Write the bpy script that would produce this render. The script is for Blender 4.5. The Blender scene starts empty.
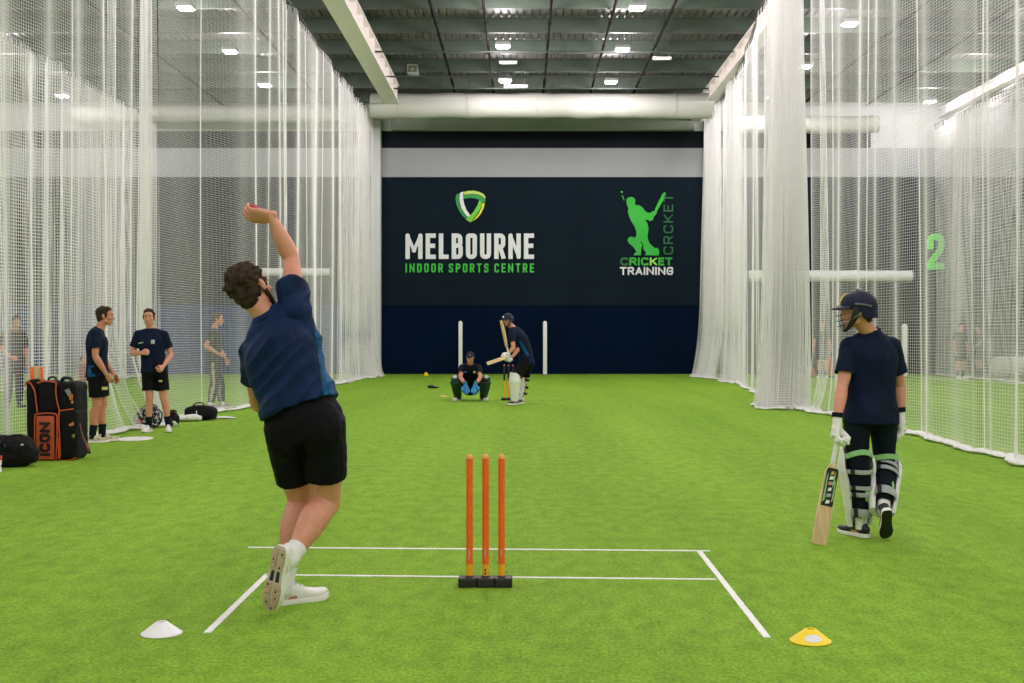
import bpy, bmesh, math, random
import numpy as np
from mathutils import Vector, Matrix, noise as mnoise

# ------------------------------------------------------------------ camera model (1024 x 683)
FPX, CX, HY, EYE = 1200.0, 522.0, 335.0, 1.42
V = Vector
PI = math.pi
def P(px, py, Y):
    """world point seen at a pixel, at distance Y from the camera"""
    return V(((px - CX) * Y / FPX, Y, EYE - (py - HY) * Y / FPX))
def ground(py):
    return EYE * FPX / (py - HY)

scene = bpy.context.scene
COL = scene.collection

# ------------------------------------------------------------------ materials
def lin(c):
    return tuple((x / 255 / 12.92) if x / 255 <= 0.04045 else ((x / 255 + 0.055) / 1.055) ** 2.4 for x in c)

MATS = {}
def mat(name, rgb, rough=0.6, vary=0.12, scale=8.0, bump=0.0, bscale=60.0, rgb2=None, stretch=None, metal=0.0,
        emit=0.0, spec=0.5, sheen=0.0, sss=0.0, contrast=None, detail=4.0):
    if name in MATS: return MATS[name]
    m = bpy.data.materials.new(name); m.use_nodes = True
    nt = m.node_tree; b = nt.nodes['Principled BSDF']
    c = lin(rgb); c2 = lin(rgb2) if rgb2 else tuple(max(0, x * (1 - vary)) for x in c)
    tc = nt.nodes.new('ShaderNodeTexCoord'); mp = nt.nodes.new('ShaderNodeMapping')
    nt.links.new(tc.outputs['Object'], mp.inputs['Vector'])
    if stretch: mp.inputs['Scale'].default_value = stretch
    n = nt.nodes.new('ShaderNodeTexNoise'); n.inputs['Scale'].default_value = scale; n.inputs['Detail'].default_value = detail
    nt.links.new(mp.outputs['Vector'], n.inputs['Vector'])
    r = nt.nodes.new('ShaderNodeValToRGB')
    lo, hi = contrast or (0.35, 0.65)
    r.color_ramp.elements[0].position = lo; r.color_ramp.elements[1].position = hi
    r.color_ramp.elements[0].color = (*c2, 1); r.color_ramp.elements[1].color = (*c, 1)
    nt.links.new(n.outputs['Fac'], r.inputs['Fac']); nt.links.new(r.outputs['Color'], b.inputs['Base Color'])
    b.inputs['Roughness'].default_value = rough; b.inputs['Metallic'].default_value = metal
    b.inputs['Specular IOR Level'].default_value = spec
    if sheen: b.inputs['Sheen Weight'].default_value = sheen
    if sss:
        b.inputs['Subsurface Weight'].default_value = sss
        b.inputs['Subsurface Radius'].default_value = (0.01, 0.004, 0.002)
    if bump:
        n2 = nt.nodes.new('ShaderNodeTexNoise'); n2.inputs['Scale'].default_value = bscale; n2.inputs['Detail'].default_value = 3
        nt.links.new(mp.outputs['Vector'], n2.inputs['Vector'])
        bp = nt.nodes.new('ShaderNodeBump'); bp.inputs['Strength'].default_value = bump; bp.inputs['Distance'].default_value = 0.01
        nt.links.new(n2.outputs['Fac'], bp.inputs['Height']); nt.links.new(bp.outputs['Normal'], b.inputs['Normal'])
    if emit:
        b.inputs['Emission Color'].default_value = (*c, 1); b.inputs['Emission Strength'].default_value = emit
    MATS[name] = m
    return m

# ------------------------------------------------------------------ geometry container
def catmull(arr, sub):
    a = np.asarray(arr, float); n = len(a)
    if n == 2 or sub <= 1:
        if n == 2 and sub > 1:
            t = np.linspace(0, 1, sub + 1)[:, None]; return a[0] * (1 - t) + a[1] * t
        return a
    out = []
    for i in range(n - 1):
        p0 = a[i - 1] if i > 0 else 2 * a[0] - a[1]
        p1, p2 = a[i], a[i + 1]
        p3 = a[i + 2] if i + 2 < n else 2 * a[-1] - a[-2]
        for k in range(sub):
            t = k / sub
            out.append(0.5 * ((2 * p1) + (-p0 + p2) * t + (2 * p0 - 5 * p1 + 4 * p2 - p3) * t * t + (-p0 + 3 * p1 - 3 * p2 + p3) * t ** 3))
    out.append(a[-1])
    return np.array(out)

class Geo:
    def __init__(self):
        self.v, self.f, self.m = [], [], []
    def add(self, vs, fs, mi=0):
        o = len(self.v)
        self.v.extend([tuple(float(c) for c in p) for p in vs])
        self.f.extend([tuple(i + o for i in q) for q in fs])
        self.m.extend([mi] * len(fs))
        return self
    def sweep(self, pts, rad, ref=(1, 0, 0), n=16, sub=4, ends=(0.5, 0.5), exp=2.0, mi=0, a0=0.0):
        """elliptic tube; rad entries are r or (rx, ry); ref = direction of rx (one, or one per key); ends: cap roundness 0 flat, -d recessed"""
        pts = [tuple(p) for p in pts]
        rad = [(r, r) if not hasattr(r, '__len__') else tuple(r) for r in rad]
        refs = [tuple(ref)] * len(pts) if not hasattr(ref[0], '__len__') else [tuple(r) for r in ref]
        p = catmull(pts, sub); r = np.maximum(catmull(rad, sub), 1e-4); q = catmull(refs, sub)
        t = np.gradient(p, axis=0); t /= np.linalg.norm(t, axis=1)[:, None] + 1e-12
        x = q - (q * t).sum(1)[:, None] * t; x /= np.linalg.norm(x, axis=1)[:, None] + 1e-12
        y = np.cross(t, x)
        rings = []
        def ring(i, s, off):
            a = np.arange(n) * 2 * PI / n + a0
            c, sn = np.cos(a), np.sin(a)
            c = np.sign(c) * np.abs(c) ** (2 / exp); sn = np.sign(sn) * np.abs(sn) ** (2 / exp)
            return p[i] + t[i] * off + (c[:, None] * x[i] * r[i, 0] + sn[:, None] * y[i] * r[i, 1]) * s
        def cap(i, e, sg):
            rr = min(r[i])
            if e > 0: return [(i, math.cos(w), sg * e * rr * math.sin(w)) for w in (0.5, 0.95, 1.3)]
            if e < 0: return [(i, 0.84, 0.0), (i, 0.80, sg * e)]
            return []
        for c in reversed(cap(0, ends[0], -1)): rings.append(ring(*c))
        for i in range(len(p)): rings.append(ring(i, 1, 0))
        for c in cap(len(p) - 1, ends[1], 1): rings.append(ring(*c))
        vs = np.concatenate(rings); fs = []
        R = len(rings)
        for k in range(R - 1):
            for j in range(n):
                j2 = (j + 1) % n
                fs.append((k * n + j, k * n + j2, (k + 1) * n + j2, (k + 1) * n + j))
        fs.append(tuple(reversed(range(n)))); fs.append(tuple((R - 1) * n + j for j in range(n)))
        return self.add(vs, fs, mi)
    def ell(self, c, r, X=(1, 0, 0), Y=(0, 1, 0), Z=(0, 0, 1), nu=16, nv=10, mi=0, exp=2.0, zmin=-1.0):
        c = np.array(c, float); X, Y, Z = (np.array(a, float) for a in (X, Y, Z)); r = (r, r, r) if not hasattr(r, '__len__') else r
        vs = []; fs = []
        th0 = math.acos(max(-1, min(1, zmin)))
        for i in range(nv + 1):
            th = th0 * i / nv if zmin > -1 else PI * i / nv
            for j in range(nu):
                ph = 2 * PI * j / nu
                f = lambda w: math.copysign(abs(w) ** (2 / exp), w)
                vs.append(c + X * r[0] * f(math.sin(th)) * f(math.cos(ph)) + Y * r[1] * f(math.sin(th)) * f(math.sin(ph)) + Z * r[2] * f(math.cos(th)))
        # collapse the pole rows
        vs2 = [vs[0]] + vs[nu:nv * nu] + ([vs[-1]] if zmin <= -1 else vs[nv * nu:])
        row = lambda i, j: 1 + (i - 1) * nu + j % nu
        for j in range(nu): fs.append((0, row(1, j), row(1, j + 1)))
        last = nv if zmin > -1 else nv - 1
        for i in range(1, last):
            for j in range(nu): fs.append((row(i, j), row(i + 1, j), row(i + 1, j + 1), row(i, j + 1)))
        if zmin <= -1:
            b = len(vs2) - 1
            for j in range(nu): fs.append((b, row(last, j + 1), row(last, j)))
        else:
            fs.append(tuple(row(last, j) for j in reversed(range(nu))))
        return self.add(vs2, fs, mi)
    def box(self, c, size, X=(1, 0, 0), Y=(0, 1, 0), Z=(0, 0, 1), bevel=0.0, seg=2, mi=0):
        bm = bmesh.new(); bmesh.ops.create_cube(bm, size=1.0)
        for v in bm.verts: v.co = V((v.co.x * size[0], v.co.y * size[1], v.co.z * size[2]))
        if bevel: bmesh.ops.bevel(bm, geom=list(bm.edges), offset=bevel, segments=seg, profile=0.6, affect='EDGES')
        bm.verts.index_update()
        c = V(c); X, Y, Z = V(X), V(Y), V(Z)
        vs = [c + X * v.co.x + Y * v.co.y + Z * v.co.z for v in bm.verts]
        fs = [tuple(v.index for v in f.verts) for f in bm.faces]; bm.free()
        return self.add(vs, fs, mi)
    def lathe(self, prof, c=(0, 0, 0), n=32, mi=0, X=(1, 0, 0), Y=(0, 1, 0), Z=(0, 0, 1), close=True):
        c, X, Y, Z = V(c), V(X), V(Y), V(Z); vs = []; fs = []
        for r, z in prof:
            for j in range(n):
                a = 2 * PI * j / n; vs.append(c + X * r * math.cos(a) + Y * r * math.sin(a) + Z * z)
        R = len(prof)
        rng = range(R if close else R - 1)
        for k in rng:
            k2 = (k + 1) % R
            for j in range(n):
                j2 = (j + 1) % n; fs.append((k * n + j, k * n + j2, k2 * n + j2, k2 * n + j))
        return self.add(vs, fs, mi)
    def prism(self, poly, thick, mi=0):
        """poly: 3-D points of a flat outline; thick: extrusion vector"""
        n = len(poly); th = V(thick)
        vs = [V(p) for p in poly] + [V(p) + th for p in poly]
        fs = [tuple(range(n)), tuple(reversed(range(n, 2 * n)))] + [((i + 1) % n, i, n + i, n + (i + 1) % n) for i in range(n)]
        return self.add(vs, fs, mi)
    def tube(self, pts, r, n=8, sub=1, mi=0, ref=None):
        if ref is None:
            d = V(pts[-1]) - V(pts[0]); ref = (0, 0, 1) if abs(d.normalized().z) < 0.9 else (1, 0, 0)
        return self.sweep(pts, [r] * len(pts), ref, n=n, sub=sub, ends=(0, 0), mi=mi)
    def loop(self, pts, r, n=6, mi=0):
        k = len(pts)
        for i in range(k): self.tube([pts[i], pts[(i + 1) % k]], r, n=n, mi=mi); self.ell(pts[i], r, nu=6, nv=4, mi=mi)
        return self
    def merge(self, g, mi=None):
        self.add(g.v, g.f, 0); 
        self.m[-len(g.f):] = g.m if mi is None else [mi] * len(g.f)
        return self

def wloc(o):
    p = V((0, 0, 0))
    while o is not None: p = p + o.location; o = o.parent
    return p

def remesh(me, voxel, smooth):
    ob = bpy.data.objects.new('tmp', me); COL.objects.link(ob)
    md = ob.modifiers.new('r', 'REMESH'); md.mode = 'VOXEL'; md.voxel_size = voxel
    if smooth:
        s = ob.modifiers.new('s', 'SMOOTH'); s.factor = 0.5; s.iterations = smooth
    dg = bpy.context.evaluated_depsgraph_get()
    me2 = bpy.data.meshes.new_from_object(ob.evaluated_get(dg))
    bpy.data.objects.remove(ob); bpy.data.meshes.remove(me)
    return me2

def build(g, name, mats, parent=None, voxel=None, smooth=3, disp=None, facemat=None, sharp=None, flat=False, label=None):
    me = bpy.data.meshes.new(name)
    if isinstance(g, Geo):
        me.from_pydata(g.v, [], g.f); me.update()
        if voxel: me = remesh(me, voxel, smooth)
    else: me = g
    me.name = name
    if disp:
        nv = len(me.vertices); co = np.empty(nv * 3); no = np.empty(nv * 3)
        me.vertices.foreach_get('co', co); me.vertices.foreach_get('normal', no)
        co = co.reshape(-1, 3); no = no.reshape(-1, 3)
        d = np.array([disp(V(c), V(n_)) for c, n_ in zip(co, no)])
        me.vertices.foreach_set('co', (co + no * d[:, None]).ravel()); me.update()
    mats = mats if isinstance(mats, (list, tuple)) else [mats]
    for m in mats: me.materials.append(m)
    if isinstance(g, Geo) and not voxel and len(mats) > 1:
        me.polygons.foreach_set('material_index', np.array(g.m, dtype=np.int32))
    if facemat:
        for p in me.polygons: p.material_index = facemat(p.center, p.normal)
    if not flat:
        me.polygons.foreach_set('use_smooth', np.ones(len(me.polygons), bool))
        if sharp or not voxel: me.set_sharp_from_angle(angle=math.radians(sharp or 38))
    off = wloc(parent) if parent else V((0, 0, 0))
    if off.length > 0: me.transform(Matrix.Translation(-off))
    o = bpy.data.objects.new(name, me); COL.objects.link(o)
    if parent: o.parent = parent
    if label: o['label'] = label
    return o

def tag(o, label=None, cat=None, group=None, kind=None):
    if label: o['label'] = label
    if cat: o['category'] = cat
    if group: o['group'] = group
    if kind: o['kind'] = kind
    return o
def thing(name, loc, label, cat, group=None):
    o = bpy.data.objects.new(name, None); COL.objects.link(o); o.location = loc; o.empty_display_size = 0.2
    return tag(o, label, cat, group)
def single(g, name, mats, loc, label, cat, group=None, **k):
    """a thing that is one mesh; its origin is put at loc"""
    o = build(g, name, mats, **k); loc = V(loc)
    o.data.transform(Matrix.Translation(-loc)); o.location = loc
    return tag(o, label, cat, group)
def struct(g, name, mats, parent=None, **k):
    o = build(g, name, mats, parent, **k)
    if not parent: o['kind'] = 'structure'
    return o
def copy_tree(o, parent=None):
    c = o.copy(); COL.objects.link(c); c.parent = parent
    for ch in o.children: copy_tree(ch, c)
    return c

def rounded(pts, r, n=6):
    """a polyline with its inner corners rounded; points may carry a flag 0 to stay sharp"""
    out = []
    for i, p in enumerate(pts):
        a = V(p[:2]); sharp = len(p) > 2 and p[2] == 0
        if i in (0, len(pts) - 1) or sharp or r <= 0: out.append(a); continue
        b, c = V(pts[i - 1][:2]), V(pts[i + 1][:2])
        d1, d2 = b - a, c - a; k = min(r, d1.length * 0.5, d2.length * 0.5)
        s, e = a + d1.normalized() * k, a + d2.normalized() * k
        for j in range(n + 1):
            u = j / n; out.append(s * (1 - u) ** 2 + a * 2 * u * (1 - u) + e * u * u)
    return out
GLYPH = {  # centre lines in a unit box; third value 0 keeps a corner sharp
 'M': (1.9, [[(0, 0), (0, 1, 0), (.5, .30, 0), (1, 1, 0), (1, 0)]]), 'E': (.86, [[(1, 1), (0, 1, 0), (0, 0, 0), (1, 0)], [(0, .52), (.88, .52)]]),
 'L': (.8, [[(0, 1), (0, 0, 0), (1, 0)]]), 'B': (1, [[(0, .5), (0, 1, 0), (.94, 1), (.94, .53), (0, .53)], [(0, .53), (0, 0, 0), (1, 0), (1, .53), (.3, .53)]]),
 'O': (1, [[(.5, 1), (0, 1), (0, 0), (1, 0), (1, 1), (.5, 1)]]), 'U': (1, [[(0, 1), (0, 0), (1, 0), (1, 1)]]),
 'R': (1, [[(0, 0), (0, 1, 0), (1, 1), (1, .47), (0, .47)], [(.55, .47), (1, 0)]]), 'N': (1.2, [[(0, 0), (0, 1, 0), (1, 0, 0), (1, 1)]]),
 'I': (0, [[(0, 0), (0, 1)]]), 'D': (1, [[(0, .5), (0, 1, 0), (1, 1), (1, 0), (0, 0, 0), (0, .5)]]),
 'S': (1, [[(1, .72), (1, 1), (0, 1), (0, .53), (1, .47), (1, 0), (0, 0), (0, .28)]]), 'P': (1, [[(0, 0), (0, 1, 0), (1, 1), (1, .45), (0, .45)]]),
 'T': (1, [[(0, 1), (1, 1)], [(.5, 1), (.5, 0)]]), 'C': (1, [[(1, .72), (1, 1), (0, 1), (0, 0), (1, 0), (1, .28)]]),
 'A': (1.15, [[(0, 0), (.5, 1, 0), (1, 0)], [(.2, .3), (.8, .3)]]), 'G': (1, [[(1, .7), (1, 1), (0, 1), (0, 0), (1, 0), (1, .48, 0), (.55, .48)]]),
 'K': (1.05, [[(0, 0), (0, 1)], [(1, 1), (0, .4)], [(.3, .58), (1, 0)]]), '2': (1, [[(0, .68), (0, 1), (1, 1), (1, .58), (0, .12), (0, 0, 0), (1, 0)]]), ' ': (.3, [])}
def stroke_text(s, x0, x1, z0, z1, Y, bold, gap, thick=0.016):
    """block lettering as solid strokes facing the camera, fitted to a box; bold and gap are fractions of the height"""
    h = z1 - z0; st = bold * h; gp = gap * h + 0.001
    units = sum(GLYPH[c][0] for c in s); fixed = st * sum(1 for c in s if c != ' ') + gp * (len(s) - 1)
    w1 = (x1 - x0 - fixed) / max(units, 1e-6)
    g = Geo(); x = x0; cnt = 0
    for c in s:
        k, strokes = GLYPH[c]; w = w1 * k
        for pl in strokes:
            pts = [((st / 2 + q[0] * w) + x, z0 + st / 2 + q[1] * (h - st), *q[2:]) for q in pl]
            sharp = [V(q[:2]) for q in pts if len(q) > 2]
            pts = rounded(pts, min(0.30 * h, max(w, .01) * 0.5)); clean = [pts[0]]
            for q in pts[1:]:
                if (q - clean[-1]).length > 1e-4: clean.append(q)
            n = len(clean); ds = [(clean[i + 1] - clean[i]).normalized() for i in range(n - 1)]
            closed = (clean[0] - clean[-1]).length < 1e-3
            for i in range(n - 1):
                a, b, d = clean[i].copy(), clean[i + 1].copy(), ds[i]
                if i == 0 and not closed and c not in 'CSG': a -= d * st / 2
                elif any((a - q).length < 1e-5 for q in sharp) and i and abs(d.dot(ds[i - 1])) < 0.3: a -= d * st / 2
                if i == n - 2 and not closed and c not in 'CS': b += d * st / 2
                elif any((b - q).length < 1e-5 for q in sharp) and i < n - 2 and abs(d.dot(ds[i + 1])) < 0.3: b += d * st / 2
                nn = V((-d.y, d.x)) * st / 2 * (.72 if c in 'MN' and min(abs(d.x), abs(d.y)) > .1 else 1)
                g.prism([V((q.x, Y, min(max(q.y, z0), z1))) for q in (a + nn, b + nn, b - nn, a - nn)], (0, -thick - 0.0012 * (cnt % 17), 0)); cnt += 1
                if i: g.prism([V((clean[i].x + st / 2 * math.cos(u), Y, clean[i].y + st / 2 * math.sin(u))) for u in [2 * PI * (1 - k / 14) for k in range(14)]], (0, -thick - 0.0012 * (cnt % 17), 0)); cnt += 1
        x += w + gp + (st if c != ' ' else 0)
    return g
# ================================================================== THE HALL
WALL_Y = 43.7
HX = 19.0
BACK = -7.0
ROOF = 10.05

def turf_material():
    m = bpy.data.materials.new('turf'); m.use_nodes = True
    nt = m.node_tree; b = nt.nodes['Principled BSDF']; L = nt.links.new
    tc = nt.nodes.new('ShaderNodeTexCoord')
    def nz(scale, detail, stretch=None, rough=0.6):
        mp = nt.nodes.new('ShaderNodeMapping'); L(tc.outputs['Object'], mp.inputs['Vector'])
        if stretch: mp.inputs['Scale'].default_value = stretch
        n = nt.nodes.new('ShaderNodeTexNoise'); n.inputs['Scale'].default_value = scale; n.inputs['Detail'].default_value = detail
        n.inputs['Roughness'].default_value = rough
        L(mp.outputs['Vector'], n.inputs['Vector']); return n.outputs['Fac']
    def ramp(f, lo, hi, c0, c1):
        r = nt.nodes.new('ShaderNodeValToRGB'); r.color_ramp.elements[0].position = lo; r.color_ramp.elements[1].position = hi
        r.color_ramp.elements[0].color = (*c0, 1); r.color_ramp.elements[1].color = (*c1, 1); L(f, r.inputs['Fac']); return r.outputs['Color']
    def mix(a, bb, f, mode='MIX'):
        x = nt.nodes.new('ShaderNodeMix'); x.data_type = 'RGBA'; x.blend_type = mode
        if isinstance(f, float): x.inputs[0].default_value = f
        else: L(f, x.inputs[0])
        L(a, x.inputs[6]); L(bb, x.inputs[7]); return x.outputs[2]
    fine = ramp(nz(60, 6, (1, 0.6, 1), 0.75), 0.32, 0.68, lin((98, 144, 25)), lin((159, 202, 68)))
    mid = ramp(nz(9, 4, (1, 0.5, 1)), 0.3, 0.7, (0.80,) * 3, (1.14,) * 3)
    worn = ramp(nz(0.8, 3, (1, 0.22, 1)), 0.35, 0.7, (0.92, 0.94, 0.9), (1.1, 1.06, 1.15))
    wide = ramp(nz(0.9, 2, (1, 0.02, 1)), 0.4, 0.6, (0.96,) * 3, (1.05,) * 3)
    c = mix(fine, mid, 1.0, 'MULTIPLY'); c = mix(c, worn, 1.0, 'MULTIPLY'); c = mix(c, wide, 1.0, 'MULTIPLY')
    L(c, b.inputs['Base Color']); b.inputs['Roughness'].default_value = 0.85
    b.inputs['Specular IOR Level'].default_value = 0.12
    bp = nt.nodes.new('ShaderNodeBump'); bp.inputs['Strength'].default_value = 0.7; bp.inputs['Distance'].default_value = 0.02
    L(nz(120, 4), bp.inputs['Height']); L(bp.outputs['Normal'], b.inputs['Normal'])
    return m

M_turf = turf_material()
M_wall_navy = mat('navy wall panel', (17, 30, 40), 0.8, 0.10, 0.6, spec=0.08)
M_wall_blue = mat('blue wall padding', (1, 20, 46), 0.8, 0.25, 0.5, spec=0.06, bump=0.05, bscale=3)
M_wall_top = mat('dark upper panel', (7, 13, 24), 0.7, 0.1, 1.0, spec=0.2)
M_white_wall = mat('pale wall sheeting', (198, 200, 198), 0.6, 0.05, 0.5)
M_stripe = mat('white wall band', (156, 159, 161), 0.6, 0.05, 0.7)
M_steel_green = mat('grey green painted steel', (150, 160, 144), 0.5, 0.12, 2.0)
M_sheet = mat('foil faced roof sheet', (128, 126, 122), 0.40, 0.4, 3.0, stretch=(3, 0.4, 1), metal=0.55)
M_purlin = mat('green grey purlin steel', (70, 82, 70), 0.5, 0.2, 1.5)
M_girder = mat('cream painted girder', (238, 230, 226), 0.4, 0.06, 1.5)
M_pipe = mat('red brown sprinkler pipe', (22, 14, 13), 0.9, 0.2, 4, spec=0.05)
M_duct = mat('white fabric duct', (176, 178, 168), 0.7, 0.06, 1.2, bump=0.25, bscale=2.5)
M_white = mat('white paint', (232, 233, 230), 0.55, 0.04, 3)
M_black = mat('matt black plastic', (16, 16, 18), 0.5, 0.2, 12)
M_grey = mat('mid grey metal', (120, 122, 122), 0.45, 0.15, 8, metal=0.4)

# floor
g = Geo(); g.box((0, (WALL_Y + BACK) / 2, -0.05), (2 * HX, WALL_Y - BACK + 0.4, 0.1))
struct(g, 'floor', M_turf)

# far wall: sheeting, padding and the white band are zones of one wall
g = Geo()
def zone(x0, x1, z0, z1, mi, dy=0.0):
    g.box(((x0 + x1) / 2, WALL_Y + 0.15 + dy, (z0 + z1) / 2), (x1 - x0, 0.3, z1 - z0), mi=mi)
Z = lambda py: EYE - (py - HY) * WALL_Y / FPX
zone(-HX, -5.3, 0, Z(305), 5); zone(-5.3, 6.8, 0, Z(305), 1); zone(6.8, HX, 0, Z(305), 6)
zone(-HX, HX, Z(305), Z(177), 0, 0.006)
zone(-HX, HX, Z(177), Z(148), 2, 0.004)
zone(-HX, 12.7, Z(148), Z(131), 3, 0.012)
zone(12.7, HX, Z(148), Z(131), 4, 0.012)
zone(-HX, HX, Z(131), ROOF + 0.3, 4, 0.02)
w = struct(g, 'wall_back', [M_wall_navy, M_wall_blue, M_stripe, M_wall_top, M_white_wall, mat('bright blue wall padding', (34, 66, 118), 0.75, 0.2, 0.6, spec=0.1), mat('charcoal wall padding', (34, 40, 50), 0.75, 0.2, 0.6, spec=0.1)])
seam = Geo()
for px in (470, 576): 
    x = P(px, 200, WALL_Y).x; seam.box((x, WALL_Y + 0.003, (Z(305) + Z(177)) / 2), (0.010, 0.010, Z(177) - Z(305)))
seam.box((0.8, WALL_Y + 0.002, Z(284)), (11.4, 0.010, 0.015))
struct(seam, 'panel_joint', mat('panel joint', (13, 22, 30), 0.8, spec=0.05), w)
g = Geo(); g.box((0.75, WALL_Y - 0.01, Z(305)), (11.5, 0.05, 0.05))
struct(g, 'trim_1', M_wall_navy)
# columns where the lanes meet the far wall
for i, x in enumerate((-5.28, 6.78)):
    g = Geo(); g.box((x, WALL_Y - 0.2, 4.6), (0.34, 0.36, 9.2), bevel=0.02); g.box((x, WALL_Y - 0.2, 0.03), (0.5, 0.5, 0.06), bevel=0.01)
    struct(g, 'column', M_white_wall)
# side and near walls (out of the frame, they only bounce light)
for nm, x in (('wall_left', -HX - 0.1), ('wall_right', HX + 0.1)):
    g = Geo(); g.box((x, (WALL_Y + BACK) / 2, ROOF / 2), (0.2, WALL_Y - BACK, ROOF)); struct(g, nm, M_white_wall)
g = Geo(); g.box((0, BACK - 0.1, ROOF / 2), (2 * HX, 0.2, ROOF)); struct(g, 'wall_front', M_white_wall)

# roof: ribbed sheet running towards the far wall
g = Geo(); xs = []; x = -HX
while x < HX: xs += [(x, 0), (x + 0.13, 0), (x + 0.15, 0.035), (x + 0.19, 0.035), (x + 0.21, 0)]; x += 0.21
vs = []; 
for (x, dz) in xs: vs += [(x, BACK - 0.2, ROOF + dz), (x, WALL_Y + 0.2, ROOF + dz)]
fs = [(2 * i, 2 * i + 1, 2 * i + 3, 2 * i + 2) for i in range(len(xs) - 1)]
n0 = len(vs); vs += [(-HX, BACK - 0.2, ROOF + 0.15), (-HX, WALL_Y + 0.2, ROOF + 0.15), (HX + 0.2, BACK - 0.2, ROOF + 0.15), (HX + 0.2, WALL_Y + 0.2, ROOF + 0.15)]
fs.append((n0, n0 + 1, n0 + 3, n0 + 2))
g.add(vs, fs); struct(g, 'ceiling', M_sheet, flat=True)

PUR = [30.27 + 2.43 * k for k in range(-2, 6)]
for y in PUR:
    g = Geo(); z0, z1 = 9.66, ROOF
    prof = [(0, z0), (0.10, z0), (0.10, z0 + 0.02), (0.02, z0 + 0.02), (0.02, z1 - 0.02), (-0.08, z1 - 0.02), (-0.08, z1), (0, z1)]
    g.prism([(-HX, y + a, b) for a, b in prof], (2 * HX, 0, 0)); struct(g, 'purlin_beam', M_purlin, flat=True)

def girder(x, z0, z1, y0, y1, wd=0.5):
    g = Geo(); zc = (z0 + z1) / 2; L = y1 - y0; yc = (y0 + y1) / 2
    g.box((x, yc, z0 + 0.02), (wd, L, 0.04)); g.box((x, yc, z1 - 0.02), (wd, L, 0.04)); g.box((x, yc, zc), (0.03, L, z1 - z0 - 0.08))
    y = y0 + 0.6
    while y < y1: g.box((x, y, zc), (wd * 0.92, 0.03, z1 - z0 - 0.08)); y += 1.2
    struct(g, 'girder_beam', M_girder, flat=True)
girder(-4.28, 9.02, 9.62, 18, 39.4)
girder(6.25, 9.12, 9.62, 18, 43.4, 0.34)
girder(15.2, 9.3, 9.62, 18, 43.4, 0.3)

def roof_pipe(x, z, y0, y1, label, m=M_pipe, r=0.035):
    g = Geo(); g.tube([(x, y0, z), (x, y1, z)], r, n=10)
    y = y0 + 1
    while y < y1:
        g.tube([(x, y, z), (x, y, 9.68)], 0.008, n=5); g.lathe([(r, -0.05), (r + 0.012, -0.05), (r + 0.012, 0.05), (r, 0.05)], (x, y + 0.6, z), n=10, X=(1, 0, 0), Y=(0, 0, 1), Z=(0, 1, 0)); y += 2.43
    single(g, 'sprinkler_pipe', m, (x, y0, z), label, 'pipe', 'pipes under the roof')
for x, lb in ((-2.25, 'red-brown roof pipe beside the cream girder'), (-0.95, 'brown roof pipe passing just left of the two middle ceiling lamps'),
              (0.72, 'roof pipe running down the middle of the main lane ceiling'), (2.3, 'roof pipe just left of the three main lane lamps in line'),
              (3.75, 'reddish roof pipe nearest the right-hand curtain net of the main lane')):
    roof_pipe(x, 9.56, 20, 42.5, lb)
for x, lb in ((-7.0, 'dark roof pipe over the lane behind the left net'), (-10.6, 'dark roof pipe furthest left over the left side lane'), (9.9, 'dark roof pipe over the lane behind the right net'), (12.2, 'dark roof pipe close to the cream beam over the right side lane')):
    roof_pipe(x, 9.56, 20, 42.5, lb)
def cable_tray(y, z, x0, x1, label, m=mat('dull conduit', (66, 70, 66), .7, .1, spec=.1)):
    g = Geo(); g.tube([(x0, y, z), (x1, y, z)], 0.025, n=8)
    x = x0 + 0.4
    while x < x1: g.tube([(x, y, z), (x, y, ROOF - 0.05)], 0.008, n=5); x += 1.9
    single(g, 'roof_conduit', m, (x0, y, z), label, 'conduit', 'conduits across the roof')
cable_tray(34.0, 9.45, -4.9, 6.0, 'thin grey conduit crossing the main lane ceiling, nearest of three')
cable_tray(36.6, 9.3, -4.9, 6.0, 'thin grey conduit crossing the main lane ceiling, middle of three')
cable_tray(38.6, 9.35, -4.9, 6.0, 'thin grey conduit crossing the ceiling just before the white duct')

# ducts across the far end
M_band = mat('duct band', (160, 162, 152), 0.6, 0.05)
def duct(x0, x1, y, z, r, label, open_end=True):
    t = thing('air_duct', ((x0 + x1) / 2, y, z), label, 'duct', 'white air ducts at the far end')
    n = max(6, int((x1 - x0) / 0.45)); pts = []; rad = []
    rnd = random.Random(int(abs(x0) * 7) + 3)
    for i in range(n + 1):
        x = x0 + (x1 - x0) * i / n; k = 1 + 0.03 * rnd.uniform(-1, 1); pts.append((x, y, z + 0.02 * rnd.uniform(-1, 1))); rad.append((r * k, r * k * 0.98))
    g = Geo(); g.sweep(pts, rad, (0, 0, 1), n=24, sub=2, ends=(0.12, 0.12)); build(g, 'tube', M_duct, t)
    x = x0 + 0.9
    while x < x1: g = Geo(); g.lathe([(r * 1.0, -0.012), (r * 1.03, -0.012), (r * 1.03, 0.012), (r * 1.0, 0.012)], (x, y, z), n=24, X=(0, 1, 0), Y=(0, 0, 1), Z=(1, 0, 0)); build(g, 'band', M_band, t); x += 2.3
    x = x0 + 0.7
    while x < x1:
        g = Geo(); g.tube([(x, y, z + r * 0.98), (x, y, ROOF + 0.03)], 0.008, n=5); build(g, 'hanger', M_grey, t); x += 2.6
    return t
duct(-5.0, 6.5, 39.9, 9.04, 0.41, 'wide white fabric duct across the far end of the main lane')
duct(-15.8, -5.5, 42.2, 9.2, 0.30, 'white duct across the far end of the lane behind the left net')
duct(7.2, 12.4, 41.8, 8.75, 0.3, 'white duct across the far end of the lane behind the right net')
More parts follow.
